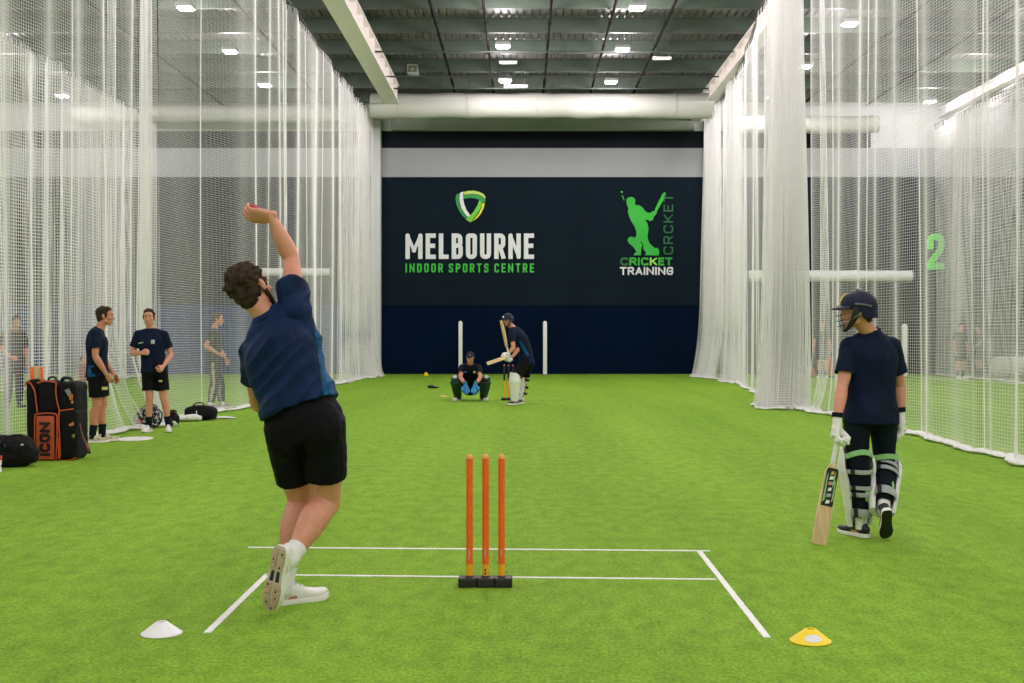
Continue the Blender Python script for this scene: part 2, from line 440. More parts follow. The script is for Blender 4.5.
# the grey-green steel beam over the navy wall
g = Geo(); g.box((0.75, 43.3, 9.06), (10.9, 0.3, 0.50), bevel=0.03); g.box((0.75, 43.28, 8.83), (10.9, 0.42, 0.05)); g.box((0.75, 43.28, 9.30), (10.9, 0.42, 0.05))
struct(g, 'lintel_beam', M_steel_green, flat=True)
# white lamp battens
def batten(px, py, Y, L, label):
    p = P(px, py, Y); t = thing('ceiling_batten', p, label, 'light fitting', 'slim white battens under the roof')
    g = Geo(); g.box(p, (L, 0.12, 0.06), bevel=0.01); build(g, 'housing', M_white, t)
    g = Geo(); g.box(p - V((0, 0, 0.04)), (L * 0.94, 0.07, 0.03), bevel=0.012); build(g, 'diffuser', mat('batten diffuser', (240, 244, 236), 0.4, 0.02), t)
    for s in (-1, 1): g = Geo(); g.tube([p + V((s * L * .35, 0, 0.03)), V((p.x + s * L * .35, p.y, ROOF + 0.03))], 0.008, n=5); build(g, 'suspension_rod', M_grey, t)
batten(508, 62, 36.0, 0.55, 'short white batten above the middle roof lamps')
batten(516, 86, 38.3, 0.75, 'short white batten just over the white duct near mid span')
batten(662, 58, 35.0, 0.55, 'short white batten right of the three main lane lamps')
# a ceiling unit and a hanging sprinkler dropper
def unit(px, py, Y, s, label):
    p = P(px, py, Y); t = thing('ceiling_unit', p, label, 'ceiling unit')
    g = Geo(); g.box(p, (s, 0.35, s * 0.9), bevel=0.02); build(g, 'housing', mat('pale grey steel', (150, 156, 150), 0.5), t)
    g = Geo(); g.box(p + V((0, -0.18, 0)), (s * 0.8, 0.02, s * 0.6), bevel=0.005); build(g, 'grille', mat('grille grey', (96, 102, 98), 0.5), t)
    g = Geo(); g.box(p + V((0, -0.19, -s * 0.05)), (s * 0.22, 0.02, s * 0.16), bevel=0.004); build(g, 'badge', mat('badge yellow', (196, 190, 60), 0.5), t)
    for a in (-1, 1): g = Geo(); g.tube([p + V((a * s * .4, 0, s * .4)), V((p.x + a * s * .4, p.y, ROOF + 0.03))], 0.01, n=5); build(g, 'hanger', M_grey, t)
unit(413, 70, 37.6, 0.34, 'small pale grey unit hung under the roof beside the cream girder')

# high bay lamps
M_lens = mat('lamp lens', (255, 255, 248), 0.3, 0.0, emit=40.0)
M_lamp = mat('lamp housing', (150, 152, 150), 0.5, 0.05)
LZ = 9.42
ROWS = [(-15.4, ['far lamp in the lane beyond the second left net'], [40.2]),
        (-8.25, ['nearest of three lamps over the lane behind the left net', 'middle of three lamps over the lane behind the left net', 'furthest of three lamps over the lane behind the left net'], [29.4, 33.9, 38.5]),
        (-0.53, ['nearer of the two lamps in the middle of the main ceiling', 'further of the two lamps in the middle of the main ceiling, just before the duct'], [33.3, 37.8]),
        (2.82, ['nearest of three square lamps right of the middle of the main ceiling', 'second of three square lamps right of the middle of the main ceiling', 'third and furthest of three square lamps right of the middle of the main ceiling'], [29.4, 33.7, 38.0]),
        (8.45, ['nearest lamp over the lane behind the right net', 'lamp beside the thick gathered right net, second over the lane', 'furthest lamp over the lane behind the right net'], [30.9, 35.8, 40.4]),
        (14.0, ['lamp furthest to the right, under the cream beam of the right side lane'], [41.2])]
proto = None
for x, lbs, ys in ROWS:
    for lb, y in zip(lbs, ys):
        if proto is None:
            t = thing('ceiling_lamp', (0, 0, LZ), lb, 'lamp', 'white high bay lamps')
            g = Geo(); g.box((0, 0, LZ + 0.06), (0.42, 0.42, 0.1), bevel=0.025)
            for k in range(7): g.box((-0.15 + k * 0.05, 0, LZ + 0.13), (0.012, 0.34, 0.06))
            build(g, 'housing', M_lamp, t)
            g = Geo(); g.box((0, 0, LZ), (0.32, 0.32, 0.05), bevel=0.02); build(g, 'lens', M_lens, t)
            g = Geo(); g.tube([(0, 0, LZ + 0.1), (0, 0, ROOF + 0.03)], 0.012, n=6); build(g, 'suspension_rod', M_grey, t)
            proto = t; o = t
        else: o = copy_tree(proto)
        o.location = (x, y, LZ); o['label'] = lb
# the light the lamps give: every lamp of the hall's regular grid
def lamp_light(x, y, e):
    l = bpy.data.lights.new('high_bay_light', 'POINT'); l.shadow_soft_size = 0.25; l.energy = e; l.color = LAMP_C
    o = bpy.data.objects.new('high_bay_light', l); COL.objects.link(o); o.location = (x, y, LZ - 0.34)
LAMP_E = 209.0
LAMP_C = (1.0, 0.91, 0.96)
for x, _, ys in ROWS:
    y = ys[-1]; far = ys
    while y > BACK + 0.5: lamp_light(x, y, LAMP_E); y -= 4.25
wd = bpy.data.worlds.new('world'); scene.world = wd; wd.use_nodes = True
wd.node_tree.nodes['Background'].inputs[0].default_value = (0.9, 0.95, 1, 1); wd.node_tree.nodes['Background'].inputs[1].default_value = 0.2

# ------------------------------------------------------------------ signs on the far wall
M_sw = mat('sign white', (226, 228, 228), 0.5, 0.04)
M_sg = mat('sign green', (52, 190, 52), 0.5, 0.05)
def on_wall(px, py): return P(px, py, WALL_Y)
def wall_text(s, px0, py0, px1, py1, m, parent, name, bold, gap=0.0):
    a = on_wall(px0, py1); b = on_wall(px1, py0)
    build(stroke_text(s, a.x, b.x, a.z, b.z, WALL_Y - 0.002, bold, gap), name, m, parent, flat=True)
t = thing('wall_sign', (on_wall(470, 275)[0], WALL_Y - 0.01, on_wall(470, 275)[2]), 'white and green MELBOURNE INDOOR SPORTS CENTRE lettering with a shield emblem on the navy wall', 'sign')
wall_text('MELBOURNE', 405.5, 233.5, 534, 259, M_sw, t, 'title_lettering', 0.172, 0.12)
wall_text('INDOOR SPORTS CENTRE', 405.5, 263.5, 534, 272.5, M_sg, t, 'subtitle_lettering', 0.17, 0.27)
E = lambda pts: [on_wall(440 + x / 13.67, 180 + y / 13.67) for x, y in pts]
bands = [((0, 140, 62), [(245, 188), (220, 208), (212, 262), (225, 340), (260, 420), (300, 480), (345, 528), (376, 503), (330, 450), (290, 385), (268, 315), (262, 250), (266, 188)]),
         ((226, 228, 228), [(270, 188), (286, 168), (326, 160), (315, 200), (317, 260), (332, 335), (362, 410), (415, 484), (380, 507), (334, 450), (294, 385), (273, 315), (266, 250)]),
         ((196, 220, 88), [(335, 160), (400, 148), (470, 148), (540, 164), (590, 188), (622, 230), (620, 258), (572, 216), (520, 198), (440, 188), (324, 200)]),
         ((10, 150, 40), [(319, 206), (440, 193), (520, 203), (576, 226), (620, 264), (614, 314), (570, 302), (530, 266), (470, 249), (400, 245), (319, 258)]),
         ((106, 202, 24), [(538, 276), (571, 300), (571, 340), (550, 398), (510, 458), (432, 568), (415, 580), (350, 538), (420, 480), (470, 418), (510, 350)]),
         ((236, 226, 20), [(581, 314), (611, 324), (595, 388), (560, 458), (510, 518), (442, 570), (484, 518), (534, 450), (568, 380)])]
for i, (c, pts) in enumerate(bands):
    g = Geo(); g.prism([p + V((0, -0.002, 0)) for p in E(pts)], (0, -0.016, 0)); build(g, 'emblem_band', mat('emblem %d' % i, c, 0.5, 0.04), t, flat=True)

t = thing('wall_logo', (on_wall(646, 275)[0], WALL_Y - 0.01, on_wall(646, 275)[2]), 'green batsman silhouette with CRICKET TRAINING lettering on the navy wall', 'sign')
S = lambda pts: [on_wall(605 + x / 6.83, 185 + y / 6.83) + V((0, -0.002, 0)) for x, y in pts]
sil = [(146, 112), (149, 94), (163, 84), (184, 82), (202, 91), (209, 108), (204, 118), (208, 138), (232, 138), (256, 152), (272, 176), (288, 188), (311, 191), (324, 179), (338, 178),
       (349, 148), (375, 95), (392, 62), (404, 50), (415, 55), (410, 82), (385, 126), (357, 176), (351, 196), (336, 214), (326, 240), (305, 248), (296, 238), (274, 238), (290, 264), (298, 300),
       (291, 340), (293, 370), (303, 396), (326, 420), (345, 432), (360, 430), (370, 450), (368, 480), (334, 482), (316, 480), (275, 480), (280, 460), (262, 440), (262, 412), (250, 385), (243, 392), (256, 408), (246, 442), (245, 480), (195, 480),
       (200, 468), (215, 455), (190, 420), (165, 400), (153, 380), (160, 360), (180, 352), (200, 362), (215, 345), (212, 310), (200, 280), (180, 250), (165, 215), (156, 185), (160, 160), (150, 135)]
M_sil = mat('silhouette green', (44, 200, 30), 0.5, 0.3, 0.25, rgb2=(10, 160, 40), contrast=(0.4, 0.6))
g = Geo(); g.prism(S(sil), (0, -0.014, 0)); g.prism(S([(120, 70), (134, 104), (129, 106), (114, 72)]), (0, -0.014, 0)); g.prism(S([(108, 42), (120, 42), (121, 54), (110, 54)]), (0, -0.014, 0))
build(g, 'batsman_silhouette', M_sil, t, flat=True)
cols = [(16, 110, 44), (44, 176, 40), (44, 176, 40), (44, 176, 40), (160, 226, 70), (44, 176, 40), (20, 150, 44)]
xs = [619.8, 628.8, 637.4, 640.4, 649.2, 657.8, 665.0, 673.0]
for i, ch in enumerate('CRICKET'):
    wall_text(ch, xs[i] + 0.5, 257.5, xs[i + 1] - 0.8, 265.5, mat('cricket letter %d' % (0 if cols[i] == (44, 176, 40) else i + 1), cols[i], 0.5, 0.04), t, 'letter', 0.23)
wall_text('TRAINING', 620, 267.0, 673, 275, M_sw, t, 'training_lettering', 0.20, 0.15)
# the outlined word running up beside the bat
a = on_wall(663.5, 254.5); b = on_wall(673, 194)
g = stroke_text('CRCKET', 0, b.z - a.z, 0, b.x - a.x, 0, 0.13, 0.3)
g.v = [(b.x - q[2], WALL_Y - 0.002 + q[1], a.z + q[0]) for q in g.v]
build(g, 'upright_lettering', mat('dim green', (20, 112, 52), 0.5, 0.05), t, flat=True)
# lane number
t = thing('lane_number', (on_wall(936, 270)[0], WALL_Y - 0.01, on_wall(936, 270)[2]), 'big green number 2 on the wall behind the right net', 'sign')
wall_text('2', 927, 233.5, 944.5, 269.5, mat('lane number green', (84, 250, 44), 0.5, 0.04), t, 'numeral', 0.18)
# ================================================================== NETS
M_net = mat('white netting cord', (240, 239, 237), 0.7, 0.03, 6, spec=0.2)
M_hem = mat('white net hem', (228, 228, 224), 0.8, 0.1, 12, bump=0.5, bscale=18)
M_rope = mat('white net rope', (240, 238, 238), 0.7, 0.04, 6)
M_cable = mat('steel cable', (110, 112, 112), 0.4, 0.1, metal=0.6)

def net_grid(x_of, y0, y1, z1, cell, gathers, flare=None, seed=1, base_amp=0.05, xdir=1):
    """rest positions of the knots: columns along the lane, rows up. gathers: (centre, half width, density, amplitude)"""
    ys = [y0]; amps = [0.0]
    def dens(y):
        d, a = 1.0, base_amp
        for c, h, k, am in gathers:
            w = math.exp(-((y - c) / h) ** 2); d += (k - 1) * w; a += am * w
        return d, a
    amps[0] = dens(y0)[1]; dn = [dens(y0)[0]]
    while ys[-1] < y1:
        d, a = dens(ys[-1]); ys.append(ys[-1] + cell / d); amps.append(a); dn.append(d)
    ys = np.array(ys); amps = np.array(amps); dn = np.array(dn); I = len(ys)
    rnd = np.random.RandomState(seed)
    # fold phase advances with the cloth, faster where it is gathered
    ph = np.cumsum((0.16 + 0.10 * np.sin(np.arange(I) * 0.021 + seed)) * np.where(dn > 1.6, 1.9, 1.0)); ph2 = np.cumsum(0.071 + 0.03 * np.sin(np.arange(I) * 0.013))
    J = int(z1 / cell) + 1; zs = np.linspace(0.03, z1, J)
    fold = amps * (np.sin(ph) + 0.5 * np.sin(ph2 * 1.7 + 1.0))
    xb = np.array([x_of(y) for y in ys])
    t = (zs / z1)[None, :]
    X = xb[:, None] + fold[:, None] * (0.55 + 0.45 * (1 - t)) + 0.03 * np.sin(ph2[:, None] * 0.9 + 3 * t)
    Y = np.repeat(ys[:, None], J, 1) + 0.25 * amps[:, None] * np.cos(ph[:, None])
    Zz = np.repeat(zs[None, :], I, 0)
    if flare:
        for c, h, dx, dy, hz in flare:
            w = np.exp(-((ys - c) / h) ** 2)[:, None] * np.clip(1 - Zz / hz, 0, 1) ** 2.2
            X = X + dx * w; Y = Y + dy * w * ((ys - c) / h)[:, None]
    return np.stack([X, Y, Zz], -1)

def net_threads(Pt, r, vstep=8):
    I, J, _ = Pt.shape
    T = np.gradient(Pt, axis=0); T[..., 2] = 0; T /= np.linalg.norm(T, axis=-1)[..., None] + 1e-9
    N = np.stack([T[..., 1], -T[..., 0], np.zeros((I, J))], -1)
    vs = []; fs = []; off = 0
    jj = sorted(set(list(range(0, J, vstep)) + [J - 1] + [1, 2, 4, 6]))
    def strips(Q, o1, o2, o3):
        nonlocal off
        A, B, _ = Q.shape
        v = np.stack([Q + o1, Q + o2, Q + o3], 2).reshape(-1, 3); vs.append(v)
        idx = np.arange(A * B * 3).reshape(A, B, 3) + off
        for k in range(3):
            k2 = (k + 1) % 3
            fs.append(np.stack([idx[:, :-1, k], idx[:, :-1, k2], idx[:, 1:, k2], idx[:, 1:, k]], -1).reshape(-1, 4))
        off += len(v)
    Q = Pt[:, jj]; n, tt = N[:, jj], T[:, jj]
    strips(Q, r * n, r * (-0.5 * n + 0.87 * tt), r * (-0.5 * n - 0.87 * tt))
    Q = Pt.transpose(1, 0, 2); n = N.transpose(1, 0, 2); zz = np.zeros_like(n); zz[..., 2] = 1
    strips(Q, r * n, r * (-0.5 * n + 0.87 * zz), r * (-0.5 * n - 0.87 * zz))
    v = np.concatenate(vs); f = np.concatenate(fs)
    me = bpy.data.meshes.new('netting')
    me.vertices.add(len(v)); me.vertices.foreach_set('co', v.ravel().astype(np.float32))
    me.loops.add(f.size); me.loops.foreach_set('vertex_index', f.ravel().astype(np.int32))
    me.polygons.add(len(f)); me.polygons.foreach_set('loop_start', np.arange(0, f.size, 4, dtype=np.int32))
    me.update(calc_edges=True)
    return me

def net(label, x_of, y0, y1, z1, cell, r, gathers=(), flare=None, ropes=(), seed=1, hem=0.06, hooks=True, base_amp=0.05, hem_step=3):
    t = thing('practice_net', (x_of((y0 + y1) / 2), (y0 + y1) / 2, 0), label, 'net', 'white practice nets between the lanes')
    Pt = net_grid(x_of, y0, y1, z1, cell, gathers, flare, seed, base_amp)
    build(net_threads(Pt, r), 'netting', M_net, t)
    I, J, _ = Pt.shape
    rnd = random.Random(seed)
    if hem:
        pts = []; rad = []
        for i in range(0, I, hem_step):
            p = Pt[i, 0]; k = rnd.uniform(0.55, 1.35)
            pts.append((p[0] + rnd.uniform(-.025, .025), p[1], 0.028 * k + 0.004)); rad.append((hem * k * 1.25, 0.032 * k))
        g = Geo(); g.sweep(pts, rad, (1, 0, 0), n=10, sub=2, ends=(0.5, 0.5)); build(g, 'hem', M_hem, t)
    for y in ropes:
        i = int(np.argmin(np.abs(Pt[:, 0, 1] - y)))
        g = Geo(); g.tube([tuple(Pt[i, j]) for j in list(range(0, J, 12)) + [J - 1]], 0.0085, n=6); build(g, 'seam_rope', M_rope, t)
    if hooks:
        g = Geo(); g.tube([(x_of(y0), y0, z1 + 0.06), *[(x_of(y), y, z1 + 0.06) for y in np.linspace(y0 + 1, y1 - 1, 12)], (x_of(y1), y1, z1 + 0.06)], 0.014, n=6); build(g, 'head_cable', M_cable, t)
        ny = 0 if y1 < 24.5 else max(2, min(90, int((y1 - max(y0, 24)) / 0.22)))
        for y in np.linspace(max(y0, 24.0) + 0.1, y1 - 0.1, ny):
            i = int(np.argmin(np.abs(Pt[:, -1, 1] - y))); p = V(Pt[i, -1])
            g = Geo(); g.tube([p + V((0, 0, -0.12)), p + V((0, 0, 0.02)), V((x_of(y), y, z1 + 0.06))], 0.016, n=5); build(g, 'hook', M_black, t)
    return t

sm = lambda a, b, y: (lambda u: u * u * (3 - 2 * u))(min(1, max(0, (y - a) / (b - a))))
# left of the main lane
net('white net nearest the camera on the left, behind the kit bag and the standing men', lambda y: -6.0, 7.0, 19.5, 9.0, 0.042, 0.0024,
    gathers=[(19.2, 0.5, 5.0, 0.10), (17.6, 0.22, 2.2, 0.06), (12.0, 0.4, 1.8, 0.05)], flare=[(18.6, 1.1, 0.55, -1.0, 1.5)], ropes=(8.3, 11.0, 13.25, 15.9, 18.3), seed=3)
net('long white net on the left of the main lane reaching back to the far wall', lambda y: -5.98 + 0.68 * sm(19.6, 23.6, y), 19.6, 41.2, 8.98, 0.042, 0.0019,
    gathers=[(41.0, 2.6, 4.5, 0.20), (36.0, 1.0, 2.4, 0.12), (31.5, 0.5, 1.6, 0.08), (27.5, 0.3, 1.6, 0.06)], flare=[(40.6, 2.0, 0.25, 0.3, 2.0)], ropes=(21.4, 24.1, 26.7, 29.4, 32.0, 34.7), seed=5)
# right of the main lane
net('white net nearest the camera on the right, behind the padded batter', lambda y: 5.5, 7.0, 22.7, 9.0, 0.042, 0.0021,
    gathers=[(13.2, 0.35, 2.0, 0.06), (14.3, 0.15, 2.2, 0.05), (22.3, 0.5, 2.5, 0.08)], flare=[(22.4, 1.0, -0.25, 0.2, 1.2)], ropes=(9.5, 11.9, 14.3, 16.8, 19.1, 21.3), seed=8)
net('thick gathered white net hanging in one bunch left of the padded batter', lambda y: 5.1, 22.9, 23.75, 9.35, 0.05, 0.0040,
    gathers=[(23.3, 2.0, 24.0, 0.33)], flare=[(23.3, 0.5, -0.12, 0.45, 1.6)], ropes=(), seed=11, base_amp=0.0, hem_step=6, hem=0.07)
net('white net on the right of the main lane ending in pleats by the far wall', lambda y: 5.35 + 1.05 * sm(24, 38, y), 24.0, 41.4, 8.98, 0.042, 0.0022,
    gathers=[(40.6, 1.4, 6.0, 0.22), (36.0, 0.9, 6.0, 0.22), (33.2, 0.4, 1.8, 0.08)], flare=[(39.5, 2.2, -0.35, 0.3, 2.6)], ropes=(26.2, 28.9, 31.4), seed=13)
# the nets beyond the side lanes
net('white net on the far side of the lane behind the left net', lambda y: -13.0, 19.0, 42.5, 9.0, 0.09, 0.0068,
    gathers=[(28.0, .8, 2.2, .12), (24.0, .5, 2.0, .1), (40.5, 1.8, 2.6, 0.2), (33.0, 1.0, 1.8, 0.1)], ropes=(27.0, 32.0, 37.0), seed=17, base_amp=0.1)
net('white net on the far side of the lane behind the right net', lambda y: 14.6, 26.0, 42.5, 8.8, 0.09, 0.0046,
    gathers=[(39.5, 1.2, 2.4, 0.18), (33.0, 1.0, 2.0, 0.14)], ropes=(29.0, 34.0), seed=19, base_amp=0.1)
# ================================================================== PEOPLE
def nrm(v): return V(v).normalized()
M_skin = mat('light skin', (212, 148, 118), 0.5, 0.10, 22, sss=0.08, bump=0.05, bscale=140)
M_skin2 = mat('tanned skin', (198, 134, 103), 0.5, 0.10, 22, sss=0.08, bump=0.05, bscale=140)
M_hair = mat('dark brown hair', (70, 55, 44), 0.7, 0.6, 40, bump=0.8, bscale=150, stretch=(1, 1, 0.5), spec=0.12)
M_hair2 = mat('brown hair', (72, 48, 32), 0.7, 0.5, 40, bump=0.8, bscale=150, stretch=(1, 1, 0.5), spec=0.12)
M_eye = [mat('eye white', (225, 222, 216), 0.3, 0.02), mat('eye iris', (44, 32, 26), 0.3, 0.1)]
M_lip = mat('lip', (182, 112, 98), 0.5, 0.1)
M_navy = mat('navy shirt cloth', (11, 27, 54), 0.75, 0.35, 7, bump=0.25, bscale=26, rgb2=(7, 19, 40), spec=0.15)
M_navyteal = mat('navy and blue training shirt', (9, 40, 80), 0.62, 0.3, 5, bump=0.25, bscale=24, rgb2=(6, 24, 52), stretch=(1, 1, 0.6), spec=0.15)
M_teal = mat('bright blue side panel', (10, 92, 140), 0.6, 0.4, 30, rgb2=(6, 58, 96), spec=0.15)
M_blackcloth = mat('black shorts cloth', (10, 11, 14), 0.75, 0.3, 8, bump=0.2, bscale=26, spec=0.15)
M_navytr = mat('dark navy trousers', (9, 22, 32), 0.75, 0.3, 8, bump=0.25, bscale=24, spec=0.15)
M_greycloth = mat('charcoal training shirt', (42, 44, 48), 0.75, 0.2, 8, bump=0.2, bscale=26, spec=0.15)
M_sockw = mat('white sock', (232, 232, 230), 0.8, 0.05, 30, bump=0.2, bscale=120)
M_sockd = mat('dark navy sock', (18, 24, 34), 0.8, 0.1, 30, bump=0.2, bscale=120, spec=0.15)
M_shoew = mat('white shoe', (236, 236, 232), 0.5, 0.06, 14)
M_shoed = mat('dark shoe', (28, 34, 44), 0.5, 0.2, 14)
M_sole = mat('white sole', (238, 236, 228), 0.6, 0.05)
M_tread = mat('tan rubber tread', (196, 172, 140), 0.7, 0.15, 20)
M_soled = mat('black sole', (22, 24, 24), 0.6, 0.2)
M_pad = mat('white batting pad', (234, 234, 230), 0.6, 0.05, 10, bump=0.1, bscale=30)
M_strap = mat('grey strap', (166, 172, 170), 0.7, 0.15, 20)
M_green = mat('pale green trim', (150, 206, 136), 0.7, 0.15, 30)
M_glove = mat('white batting glove', (236, 236, 230), 0.6, 0.06, 12, bump=0.1, bscale=40)
M_helmet = mat('navy helmet', (13, 20, 48), 0.5, 0.15, 8, spec=0.25)
M_wire = mat('dark steel wire', (40, 44, 46), 0.35, 0.1, metal=0.6)
M_wirel = mat('pale steel wire', (170, 176, 174), 0.35, 0.1, metal=0.5)
M_wood = mat('willow', (230, 202, 160), 0.5, 0.25, 6, stretch=(6, 6, 0.5), rgb2=(208, 174, 128))
M_grip = mat('white rubber grip', (226, 226, 222), 0.7, 0.08, 30, bump=0.2, bscale=80)
M_gold = mat('gold badge', (226, 186, 46), 0.5, 0.1)

def hand_geo(g, W, D, N, s=1.0, curl=(0.35, 0.45, 0.3), side=1, thumb=(0.5, 0.3), fat=1.0, spread=0.06, step=0.0):
    """W wrist, D towards the fingers, N out of the palm; side +1/-1 picks where the thumb is (T = N x D * side)"""
    D = nrm(D); N = V(N); N = (N - D * N.dot(D)).normalized(); T = N.cross(D) * side
    g.sweep([W - D * .02 * s, W + D * .02 * s, W + D * .06 * s, W + D * .092 * s], [(.026 * s, .019 * s), (.032 * s, .018 * s), (.041 * s, .0165 * s), (.039 * s, .013 * s)], T, n=12, sub=3, ends=(0.5, 0.5), exp=2.4)
    ls = (.074, .084, .078, .060)
    for k in range(4):
        o = (1.5 - k) * .0205 * s
        b = W + D * (.088 - abs(k - 1.2) * .004) * s + T * o
        d = nrm(D + T * (1.5 - k) * spread); pts = [b - d * .012 * s, b]; ang = 0
        for j, fr in enumerate((.48, .30, .24)):
            ang += curl[j] + step * (k - 1.5)
            dd = d * math.cos(ang) + N * math.sin(ang); pts.append(pts[-1] + dd * ls[k] * fr * s)
        r = (.0092 if k < 3 else .0080) * s * fat
        g.sweep(pts, [r * 1.05, r * 1.08, r, r * .93, r * .80], T, n=8, sub=3, ends=(0.5, 0.9))
    b = W + D * .022 * s + T * .026 * s + N * .004 * s
    d1 = nrm(D * .65 + T * .62 + N * thumb[0]); d2 = nrm(D * .9 + T * (.35 - thumb[1]) + N * (thumb[0] + thumb[1])); d3 = nrm(D * .95 + T * (.1 - thumb[1]) + N * (thumb[0] + thumb[1] * 1.4))
    p1 = b + d1 * .040 * s; p2 = p1 + d2 * .034 * s; p3 = p2 + d3 * .026 * s
    g.sweep([b - d1 * .014 * s, b, p1, p2, p3], [.015 * s, .0155 * s, .0118 * s * fat, .0105 * s * fat, .0085 * s * fat], D.cross(N), n=8, sub=3, ends=(0.5, 0.9))

def head_frame(J):
    F = nrm(J['hf']); U = V(J['hu']); U = (U - F * U.dot(F)).normalized(); return J['head'], F, U, F.cross(U)   # S = the person's right

def head_geo(g, J, s, beard=False):
    C, F, U, S = head_frame(J)
    e = lambda a, b, c, r: g.ell(C + S * a * s + F * b * s + U * c * s, tuple(x * s for x in r), S, F, U, nu=14, nv=10)
    e(0, -.014, .030, (.077, .098, .090)); e(0, .022, -.005, (.066, .075, .095)); e(0, .038, -.055, (.052, .050, .055))
    e(0, .066, -.096, (.027, .024, .020)); e(0, .050, .050, (.060, .048, .050))
    for k in (-1, 1):
        e(k * .044, .012, -.060, (.024, .040, .030)); e(k * .042, .064, -.016, (.022, .022, .020)); e(k * .030, .086, .030, (.024, .012, .0085))
        e(k * .079, -.010, -.004, (.009, .019, .031)); e(k * .082, -.016, .008, (.010, .015, .019)); e(k * .010, .101, -.034, (.009, .009, .008))
        e(k * .030, .083, .010, (.014, .008, .007))
    g.sweep([C + (F * .086 + U * .026) * s, C + (F * .101 + U * -.005) * s, C + (F * .113 + U * -.030) * s, C + (F * .098 + U * -.042) * s], [(.010 * s, .010 * s), (.011 * s, .012 * s), (.013 * s, .013 * s), (.012 * s, .008 * s)], S, n=10, sub=3)
    e(0, .090, -.066, (.022, .011, .0075)); e(0, .087, -.079, (.020, .010, .007))

def loft_torso(g, J, s, off=0.0, lo=-.10, keys=None, n=24, neck=True):
    pc = (J['hipL'] + J['hipR']) / 2; sc = (J['shL'] + J['shR']) / 2; nb = J['neck']
    hs = nrm(J['hipR'] - J['hipL']); ss = nrm(J['shR'] - J['shL']); u = nrm(sc - pc); L = (sc - pc).length
    bend = J.get('bend', V((0, 0, 0)))
    keys = keys or [(lo, .150, .108), (0, .168, .118), (.22, .158, .110), (.42, .150, .106), (.62, .164, .118), (.80, .176, .124), (.95, .168, .108)]
    pts, rad, ref = [], [], []
    for t, a, b in keys:
        w = min(1, max(0, t)); pts.append(pc + u * L * t + bend * math.sin(PI * w)); rad.append((a * s + off, b * s + off)); ref.append(hs * (1 - w) + ss * w)
    if neck:
        pts += [sc * .35 + nb * .65, nb + (nb - sc) * .25]; rad += [(.115 * s + off, .078 * s + off), (.062 * s + off * .6, .060 * s + off * .6)]; ref += [ss, ss]
    g.sweep(pts, rad, ref, n=n, sub=4, ends=(0.4, 0.3) if off == 0 else (-.03, 0.2), exp=2.25)
    return pc, sc, u, hs, ss

